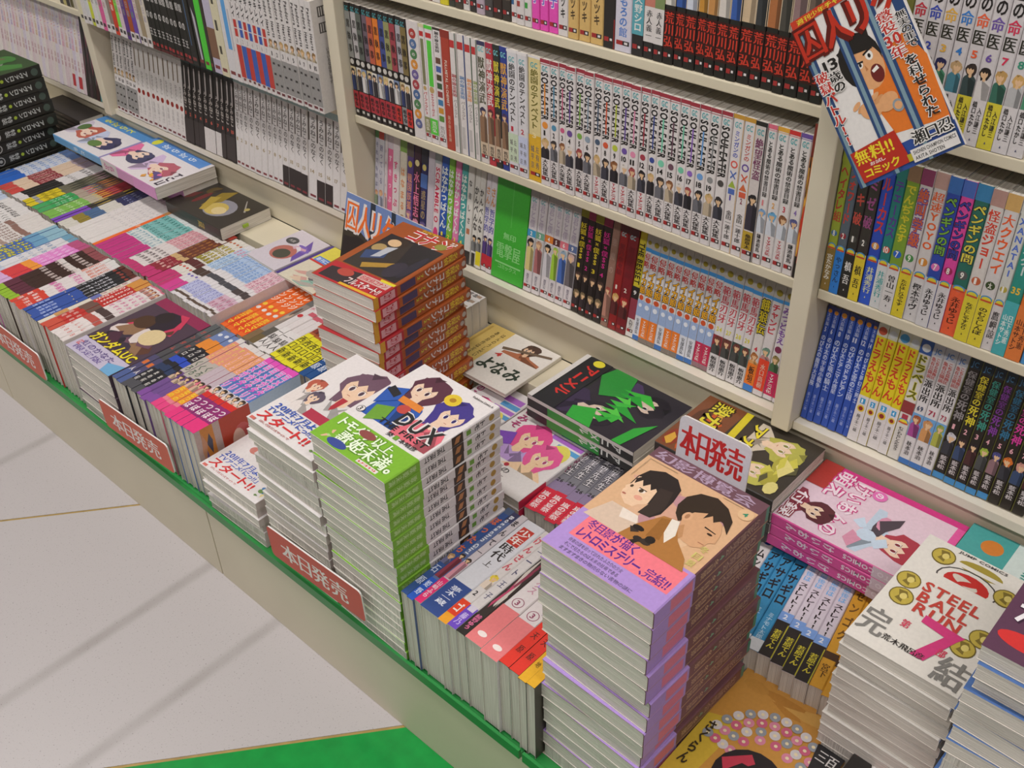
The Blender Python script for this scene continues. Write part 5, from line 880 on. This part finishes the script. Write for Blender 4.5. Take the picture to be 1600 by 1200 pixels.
# items on the back step
ST = .2803
yel = ('dbd6cf', [('R', 0, 0, .34, 1, 'd0b468'), ('V', 'はんのうしだい', .27, .1, .7, '6a5a34', .05, None), ('V', 'あの原作は実る', .18, .1, .7, '6a5a34', .05, None), ('R', .03, .05, .06, .95, 'b89a50'), ('F', .45, .02, .95, .4, '4a342c', 'd8b494', 'a8684a'), ('P', [(.4, .3), (.95, .1), (.97, .14), (.42, .35)], '6a5848'), ('H', 'よなみ', .38, .55, .95, .8, '2f3a30', None), ('H', '4', .42, .42, .52, .5, 'c8403c', None)])
stack(-.842, -.118, ST, 1, .007, .144, .127, sp('d2ccc0'), yel, 'flat white comic with yellow flap by the back wall', '', '')
grn = ('2b2d2c', [('R', 0, .0, 1, .72, '302c34'), ('F', .05, .06, .5, .48, '26222a', 'cdb7a6', '4a3a5c'), ('F', .5, .3, .98, .74, '2c2830', 'cdb7a6', '3a3048'), ('P', [(.0, .5), (.35, .42), (.5, .6), (.2, .74), (.0, .7)], '2f8a3a')] + [('P', [(.15 + .08 * k, .3 + .05 * (k % 3)), (.3 + .08 * k, .18 + .07 * (k % 4)), (.24 + .08 * k, .5), (.2 + .08 * k, .4)], ('3fb040', '2c9a38', '54c048')[k % 3]) for k in range(8)] + [('P', [(.5, .05), (1, .12), (1, .2), (.7, .16)], '34a03c'), ('P', [(.7, .5), (1, .4), (1, .62), (.82, .66)], '34a03c'), ('R', 0, .74, 1, .94, '26262a'), ('H', 'アニメル', .16, .77, .8, .9, 'c8322e', None), ('E', .07, .84, .06, .05, 'd8cc3a'), ('R', 0, .955, 1, 1, 'd0ccc8')])
side(-.789, -.128, ST, 2, .02, .13, .19, sp('2a2c2a', [(.3, .8, '2f8a3a')], t=[('アニメル', .1, .5, 'd0d4d0', .6)], extra=[('R', .0, .0, .3, 1, 'c8c4c0')]), grn, 'thick black and green boxed comic at the table back', 'matching thick box below the black and green one', 'black and green boxes', rz=-1.5, wrapped=False)
drk = ('3e3830', [('R', 0, .66, 1, 1, '7a4a30'), ('A', 0, .68, 1, 1, ['c05a2c', '8a3a28', 'd0a040', '5a3a28'], 10, 111), ('H', '熱ガオ', .04, .74, .72, .9, 'd8cc3c', '3a2a1c'), ('P', [(.0, .6), (1, .54), (1, .6), (.0, .66)], 'd0c030'), ('F', .05, .02, .62, .5, 'b0ac50', 'e0c4a8', 'c8bca8'), ('F', .5, .08, 1, .5, 'bcb858', 'e0c4a8', '8a8060'), ('A', .3, .0, 1, .3, ['c8c050', 'a8a040', 'd8cc80', '5a5638'], 9, 112), ('H', 'アカメ', .1, .42, .8, .53, 'dccc34', '2a2420')])
side(-.571, -.127, ST, 4, .018, .126, .172, sp('34302c', t=[('月刊', .2, .6, 'c8c0a0', .6)]), drk, 'dark magazine with yellow haired figure behind the white sign', 'magazine beneath the dark one with yellow hair', 'dark magazines behind the white sign', name='magazine')
pkt = ('d8c0cc', [('R', 0, 0, 1, .05, 'd85a9a'), ('R', 0, .0, .08, 1, 'c83a80'), ('H', '05', .8, .04, .98, .12, 'd0408a', None), ('F', .3, .08, .95, .5, 'a83a48', 'e4c8b0', 'b8c8d8'), ('A', .3, .3, .95, .6, ['c0d0e0', 'd090a8', '4a4048'], 7, 121), ('H', 'けいおんの', .1, .6, .95, .72, 'e4d4dc', 'c83a80'), ('F', .5, .66, .95, .98, '5a2c30', 'e0c4a8', '8a3a4a'), ('H', '付録', .55, .9, .98, .985, 'e8e0e4', '8a2a3a'), ('R', .0, .86, .4, 1, 'a83a34'), ('H', '萌え', .05, .74, .48, .86, 'e4d4dc', 'c83a80'), ('C', .16, .55, .07, 'd870b0'), ('H', 'の', .12, .52, .2, .58, 'e8e0e4', None)])
side(-.3985, -.124, ST, 3, .017, .13, .186, sp('d04a90', t=[('けいおん', .55, .9, 'e4d4dc', .6)], s=[('OTTO COMICS', .1, .5, 'e8dce4', .4)], segs=[(.0, .3, 'd8c4d0')]), pkt, 'thick pink magazine set with number 05 by the back wall', 'matching pink magazine under the one numbered 05', 'thick pink magazines', name='magazine')
side(-.209, -.085, ST, 3, .0205, .09, .178, sp('4a9c98', [(.0, .2, 'd0d4d0')], t=[('不滅温泉', .3, .6, 'd4dcd8', .7)], extra=[('R', .0, .0, .45, 1, 'c8d0cc'), ('E', .5, .75, .4, .03, 'c87a34')]), ('4a9c98', [('R', 0, .3, 1, .7, 'c8d4d0'), ('H', '不滅温泉', .2, .4, .9, .6, '3a8a80', None), ('E', .3, .82, .14, .07, 'c87a34'), ('F', .4, .0, .9, .3, '3a3430', 'd8b494', 'c8b0a0')]), 'topmost teal and white comic behind the coin pile', 'teal and white comic lying lower in its pile', 'teal comics behind the coin pile')
dgo = ('3a352f', [('E', .55, .4, .28, .2, '8a8890'), ('E', .6, .42, .2, .14, 'c0a858'), ('E', .62, .36, .12, .09, 'd0bc88'), ('P', [(.0, .55), (.4, .5), (.7, .62), (.2, .68)], '8a742c'), ('P', [(.3, .6), (.75, .5), (.8, .56), (.4, .7)], 'a8903a'), ('P', [(.1, .3), (.12, .3), (.4, .12), (.38, .1)], '9a948c'), ('A', .05, .7, .9, 1, ['5a4a2c', '6a2c2c', '3a3028'], 6, 131), ('E', .3, .14, .05, .03, 'b0a060')])
side(-1.75, -.108, ST, 1, .024, .114, .182, sp('3a352f', t=[('蔵', .2, .5, 'a89040', .6)]), dgo, 'dark comic with gilded dragon like artwork and green page marker', 'matching dark comic underneath the gilded one', 'dark gilded comics')
lp = ('d8d2d4', [('R', 0, .05, .22, 1, '5a8ac8'), ('E', .11, .9, .1, .05, 'd0d040'), ('V', 'らぶらぶ', .11, .2, .8, 'd8e0e8', .12, None), ('F', .3, .1, .9, .6, 'b05a68', 'e4c8b4', 'c8b0d0'), ('F', .3, .55, .85, 1, '3f3f60', 'e4c8b4', 'd86a98'), ('E', .75, .25, .1, .06, 'e0a838'), ('A', .6, .1, .98, .4, ['d89a4a', 'd870a0', '5a4a80'], 6, 141), ('H', 'トリコ', .5, .03, .95, .1, '3a3040', None)])
spl = sp('c890b8', [(.0, .4, 'd090c0'), (.7, 1, 'cfc8c8')], t=[('らぶ', .75, .95, 'b8508a', .6)])
side(-1.942, -.07, ST, 2, .019, .079, .205, spl, None, 'thick book directly under the red haired figure cover', 'thick book lower under the red haired cover', 'thick books under the red haired cover', rz=-1.0)
side(-1.945, -.125, ST + .0382, 1, .025, .134, .21, spl, lp, 'comic with red haired figure and blue title strip on thick books', '', '', rz=-1.5)
lb = ('d4d0d2', [('R', 0, 0, .22, 1, '4f88c0'), ('V', 'とらぶる', .11, .3, .9, 'd8d438', .13, None), ('F', .28, .5, .8, 1, 'b05a48', 'e4c8b4', 'c0b8c8'), ('F', .35, .1, .9, .6, '3a3a5c', 'e4c8b4', 'b8c0d8'), ('E', .5, .9, .12, .07, '4a6a34'), ('E', .75, .4, .1, .1, '5a7a3c'), ('R', .22, 0, 1, .04, '8a80b0')])
spl = sp('6aa0cc', t=[('とら', .3, .6, 'd8e0e8', .6)])
side(-2.153, -.07, ST, 2, .0185, .079, .19, spl, None, 'book directly under the two reclining figures', 'pale blue spined book lower in its pile', 'pale blue spined books')
side(-2.155, -.118, ST + .0372, 1, .018, .129, .195, spl, lb, 'comic with pale blue spine and two reclining figures on its cover', '', '')
ell = ('c8c0c8', [('E', .25, .3, .17, .09, '4a4a4c'), ('H', '大賞', .16, .27, .34, .33, 'c0bcb8', None), ('E', .5, .6, .3, .2, 'b06a60'), ('E', .52, .64, .2, .13, '4a4a40'), ('P', [(.6, .1), (.9, .3), (.95, .7), (.8, .6)], '6a50a0'), ('A', .4, .2, .95, .5, ['7a60b0', 'c8a0b0', 'd8d0d8'], 6, 151)])
stack(-1.398, -.116, ST, 1, .005, .088, .122, sp('bcb4c0'), ell, 'lavender magazine with dark oval badge by the yellow one', '', '', rz=-3, name='magazine')
ym = ('d0c8b4', [('R', 0, 0, 1, .4, 'd8cc50'), ('R', 0, 0, .06, 1, '4a3a80'), ('R', .1, .3, .6, .42, '4f80c8'), ('R', .06, .42, .5, .46, 'c83a34'), ('H', '新刊ニュース', .12, .32, .58, .4, 'e0e4ec', None), ('R', .3, .05, .4, .1, '3a60a8'), ('E', .6, .2, .1, .05, '3a3634'), ('A', .1, .46, 1, 1, ['c89a90', 'a8a098', '8ab0a0', 'd0b8a0', '6a6468'], 16, 161), ('E', .85, .55, .1, .06, 'c86a60'), ('V', 'まんが情報', .9, .04, .36, '4a4430', .06, None)])
stack(-1.262, -.122, ST, 1, .004, .132, .126, sp('d0c060'), ym, 'thin yellow news magazine lying by the back wall', '', '', rz=-2, name='magazine')
for k in range(4):
    m = Matrix.Translation((-1.165, -.06 + .0165 * k, .3415)) @ Matrix.Rotation(math.radians(-90), 4, 'Z') @ Matrix.Rotation(-math.pi / 2, 4, 'X')
    book(m, .016, .0605, .178, sp('d4d0cd', t=[('神無月EX', .05, .4, '3a3634', .6), ('文庫', .6, .9, '8a8680', .5)], extra=[('R', .3, .02, .7, .07, 'a08a78')]), 'small white paperback spine up behind the detective stack', 'white paperbacks behind the detective stack')
# black stack at the far end
spb = sp('26251f', [(.0, .1, '2a2c26')], t=[('アヴァロン', .16, .42, 'c8ccc8', .5), ('特装', .5, .62, 'c4c8c4', .55)], c=[(.72, .36, 'b0b0aa'), (.72, .28, '26251f'), (.46, .14, 'a8c03a'), (.08, .3, '4a5a50')], extra=[('R', .35, .82, .65, .97, '5a7a34'), ('C', .5, .72, .14, 'b0b0aa')])
avf = ('2f4a2c', [('A', .05, .05, .95, .95, ['3f7a3a', '5a4a40', '8a8a84', '2c3a2c', '4f9a48', '6a5a4a'], 20, 171), ('E', .4, .5, .2, .14, '6a4a44')])
stack(-2.2, -.272, TZ, 12, .0263, .15, .19, spb, avf, 'top of the black spined special edition stack with green cover', 'black spined special edition with white ring in the stack', 'black special editions', rz=1.5, jit=.005, jr=1.5, seed=22, name='special_edition_book')
side(-2.345, -.049, ST, 5, .0115, .057, .178, sp('2c2826', a=[(.1, .9, ['8a7a70', '4a3a38', 'b0a498'], 5, 181)]), None, 'topmost dark magazine lying behind the black stack', 'dark magazine lying behind the black stack', 'dark magazines behind the black stack', name='magazine')
# ------------------------------------------------------------------ signs and leaflets
def rounded(w_, h_, r):
    o = []
    for cx, cy, a0 in ((w_ - r, h_ - r, 0), (r, h_ - r, 90), (r, r, 180), (w_ - r, r, 270)):
        for k in range(4): a = math.radians(a0 + 30 * k); o.append((cx + r * math.cos(a), cy + r * math.sin(a)))
    return o
def sign(mat, w_, h_, bg, els, label, thick=.0022, rim=None):
    pm = PM(); o = rounded(w_, h_, h_ * .12)
    k = len(o); n = 0
    pm.v = [(x, 0, z) for x, z in o] + [(x, thick, z) for x, z in o]
    pm.f.append(tuple(range(k))); pm.c.append(bg); pm.f.append(tuple(reversed(range(k, 2 * k)))); pm.c.append('d0ccc8')
    for i in range(k): pm.f.append((i, i + k, (i + 1) % k + k, (i + 1) % k)); pm.c.append(rim or 'e0dcd8')
    root = empty('announcement_sign', mat); tag(root, label, 'sign')
    mobj('sign_plate', pm.mesh('sign_plate', PRINT), root)
    pm = PM(); F = Face(pm, (0, 0, h_), (1, 0, 0), (0, 0, -1), w_, h_); draw(F, els)
    mobj('lettering', pm.mesh('lettering', PRINT), root)
    return root
redels = [('H', '本日発売', .14, .24, .86, .8, 'e4dcd8', None)]
def sm(x, z, rot, y=-.4865): return Matrix.Translation((x, y, z)) @ Matrix.Rotation(math.radians(rot), 4, 'Y')
sign(sm(-1.377, .172, -3.4), .2, .054, 'c8502f', redels, 'orange red sign with white kanji below the crowded dark cover magazine pile')
sign(sm(-.94, .176, -2.6), .195, .054, 'c4452c', redels, 'orange red sign with white kanji in front of the schoolgirl cover pile')
sign(sm(-1.78, .162, 0), .2, .056, 'c8502f', redels, 'orange red sign with white kanji in front of the spine up row')
ws = sign(Matrix.Translation((-.489, -.262, .4)) @ Matrix.Rotation(math.radians(-4), 4, 'X'), .1, .075, 'd2cfd8', [('H', '本日発売', .05 + d, .14, .94 + d, .74, 'c02a2c', None) for d in (-.008, .008)], 'white sign with red kanji standing behind the lilac banded stack')
ws.matrix_world = Matrix.Translation((-.455, -.262, .47)) @ Matrix.Rotation(math.radians(-4), 4, 'X') @ Matrix.Scale(.86, 4)
mobj('stem', boxmesh('stem', .03, .0025, -.12, .06, .0045, .02, plain('clear_plastic', 'c8ccd0', .2)), ws)
# blue bookend card
bcard = PM(); bcard.box(0, 0, 0, .004, .05, .17, '3f62a8'); F = Face(bcard, (.004, 0, .17), (0, 1, 0), (0, 0, -1), .05, .17); draw(F, [('E', .5, .2, .3, .07, 'd0d4dc'), ('R', .1, .4, .9, .5, '6a88c0')])
b_ = mobj('divider_card', bcard.mesh('divider_card', PRINT)); b_.matrix_world = Matrix.Translation((-2.1235, -.33, .1505)); tag(b_, 'small blue divider card with white oval between the spine up rows', 'card')
# prison comic leaflets
def leaflet(mat, w_, h_, t, els, bg, label):
    pm = PM(); pm.box(0, 0, -h_, w_, t, 0, 'd8d4d0'); F = Face(pm, (0, 0, 0), (1, 0, 0), (0, 0, -1), w_, h_)
    F.rect(0, 0, w_, h_, bg); F.up(); draw(F, els)
    root = empty('sample_leaflet', mat); tag(root, label, 'leaflet'); mobj('cover', pm.mesh('leaflet', PRINT), root)
    return root
bars = [('P', [(a, 0), (a + .09, 0), (a + .09, 1), (a, 1)], '2c4470') for a in (.0, .34, .66, .9)] + [('P', [(a + .025, 0), (a + .06, 0), (a + .06, 1), (a + .025, 1)], '7a94a0') for a in (.0, .34, .66, .9)]
riku = [('R', 0, .86, 1, 1, '2f4a90')] + bars[:1] + bars[3:5] + [('P', [(.56, .42), (.9, .34), (1, .5), (.98, .84), (.5, .8), (.42, .6)], 'd8742a'), ('E', .46, .37, .2, .15, '241e1c'), ('E', .5, .42, .15, .12, 'd8a070'), ('E', .56, .47, .06, .05, '6a2420'), ('E', .44, .39, .03, .02, 'e4e0d8'), ('E', .55, .365, .035, .026, 'e4e0d8'), ('E', .445, .392, .012, .01, '241e1c'), ('E', .55, .367, .014, .012, '241e1c'), ('P', [(.39, .37), (.48, .375), (.48, .385), (.39, .38)], '241e1c'), ('P', [(.5, .345), (.6, .325), (.6, .336), (.5, .356)], '241e1c'), ('P', [(.52, .445), (.58, .43), (.59, .45), (.53, .46)], 'e8e4dc'), ('P', [(.48, .40), (.5, .43), (.475, .435)], 'b87848'), ('P', [(.28, .28), (.62, .22), (.6, .34), (.4, .32), (.34, .4)], '241e1c'), *[('E', .27 + .035 * k, .58 + .022 * k, .05, .014, ('d8a070', 'cc9260')[k % 2], -.5) for k in range(4)], ('E', .38, .63, .1, .05, 'd8a070', .3), *[('E', .45 + .03 * k, .575 + .022 * k, .055, .014, ('d8a070', 'cc9260')[k % 2], -.4) for k in range(4)], ('E', .55, .63, .1, .045, 'd8a070', -.3), ('E', .62, .67, .05, .035, '8a949a', -.3), ('E', .62, .67, .035, .022, 'd8a070', -.3)] + bars[1:2] + bars[5:6] + bars[2:3] + bars[6:7] + [('R', 0, 0, 1, .045, 'c03a24'), ('H', '週刊少年チャンピオン連載', .06, .008, .94, .038, 'd8c838', None), ('H', '囚人リク', .0, .05, .99, .24, 'b8301e', '5a1810'), ('V', '無実の罪で', .93, .24, .44, '24201e', .1, 'e0dcd8'), ('V', '懲役', .8, .2, .32, 'b8342c', .14, 'e0dcd8'), ('H', '30', .72, .325, .88, .385, 'b8342c', 'e0dcd8'), ('V', '年', .8, .39, .46, 'b8342c', .14, 'e0dcd8'), ('V', 'を科せられた', .87, .46, .8, '24201e', .12, 'e0dcd8'), ('H', '13', .13, .28, .29, .34, '24201e', 'e0dcd8'), ('V', '歳の', .2, .35, .47, '24201e', .13, 'e0dcd8'), ('V', '破獄バトル!!', .08, .32, .76, 'b8342c', .13, 'e0dcd8'),
    ('P', [(.04, .8), (.5, .78), (.54, .97), (.06, .98)], 'b02c20'), ('H', '無料!!', .07, .8, .46, .88, 'e0cc30', None), ('H', 'お試し', .18, .885, .34, .905, 'e0d4cc', None), ('H', 'コミック', .1, .91, .46, .96, 'e0cc30', None), ('H', '瀬口忍', .62, .83, .99, .9, '24201e', 'e0dcd8'), ('R', .56, .915, .98, .985, 'd8d4d0'), ('H', 'SHONEN CHAMPION COMICS', .58, .925, .97, .945, '4a4644', None), ('H', 'AKITA SHOTEN', .58, .955, .85, .975, '4a4644', None), ('R', .52, .93, .56, .97, 'b0a428')]
R3 = lambda a, b, c: Matrix.Rotation(c, 4, 'Z') @ Matrix.Rotation(b, 4, 'Y') @ Matrix.Rotation(a, 4, 'X')
lf = leaflet(Matrix.Translation((-.498, -.055, .877)) @ R3(-.081, -.685, -.037), .115, .176, .003, riku, 'dcd8d4', 'tilted leaflet with orange prisoner behind bars hung on the bookcase post')
mobj('hanger_clip', boxmesh('hanger_clip', .05, .003, -.1, .058, .034, -.088, plain('clip_metal', '8a8a88', .3)), lf)
pop = [('P', [(0, 0), (1, 0), (1, .3), (.5, .45), (0, .2)], '6a80b0'), ('P', [(.3, .0), (.36, .0), (.44, 1), (.36, 1)], '2c3440'), ('P', [(.55, .0), (.6, .0), (.72, 1), (.66, 1)], '2c3440'), ('E', .2, .62, .2, .26, '2a2420'), ('E', .28, .72, .11, .17, 'd8a878'), ('P', [(.02, .4), (.3, .38), (.3, .6), (.12, .95), (0, 1)], '2a2420'), ('P', [(.25, .85), (.5, .8), (.6, 1), (.2, 1)], 'd08a30'), ('H', '囚人リク', .03, .06, .62, .33, 'e06a24', 'd8d0cc'), ('E', .8, .4, .17, .17, 'd8b83a'), ('E', .8, .4, .15, .14, 'c8503c'), ('H', '大好評連載中', .67, .36, .93, .44, 'e8d8b0', None)]
leaflet(Matrix.Translation((-1.247, -.05, .46)) @ R3(-.28, 0, -.02), .2, .178, .0025, pop, '3a3428', 'wide leaflet with fiery orange title leaning behind the detective stack')
# yellow green page marker on the gilded comic
pmk = PM(); pmk.box(0, 0, 0, .003, .012, .006, '9ab83a')
pk = mobj('page_marker', pmk.mesh('page_marker', PRINT)); pk.location = (-1.5677, -.06, .288); tag(pk, 'tiny lime page marker sticking out of the gilded comic', 'marker')
# tidy: remove glyph helpers
for c, o in list(_fc.values()):
    bpy.data.objects.remove(o, do_unlink=True); bpy.data.curves.remove(c)

# ------------------------------------------------------------------ the comics that show smallest, joined
pv, pf, pmi, pc = [], [], [], []
for cv, M in REST:
    me = cv; n = len(pv); isp = me.materials[0] is PRINT
    pv += [tuple(M @ v.co) for v in me.vertices]
    ca = me.color_attributes.get('Col')
    for f in me.polygons:
        pf.append(tuple(n + q for q in f.vertices)); pmi.append(0 if isp else (1 if me.materials[0] is PAGES else 2))
        pc += list(ca.data[f.loop_start].color if ca else (1, 1, 1, 1)) * len(f.vertices)
me = bpy.data.meshes.new('more_comics'); me.from_pydata(pv, [], pf)
for q in (PRINT, PAGES, WPAGES): me.materials.append(q)
me.polygons.foreach_set('material_index', pmi)
me.color_attributes.new('Col', 'FLOAT_COLOR', 'CORNER').data.foreach_set('color', pc)
if pf: tag(mobj('more_comics', me), 'smaller showing comics filling the far shelves, table rows and piles', 'comics', kind='stuff')
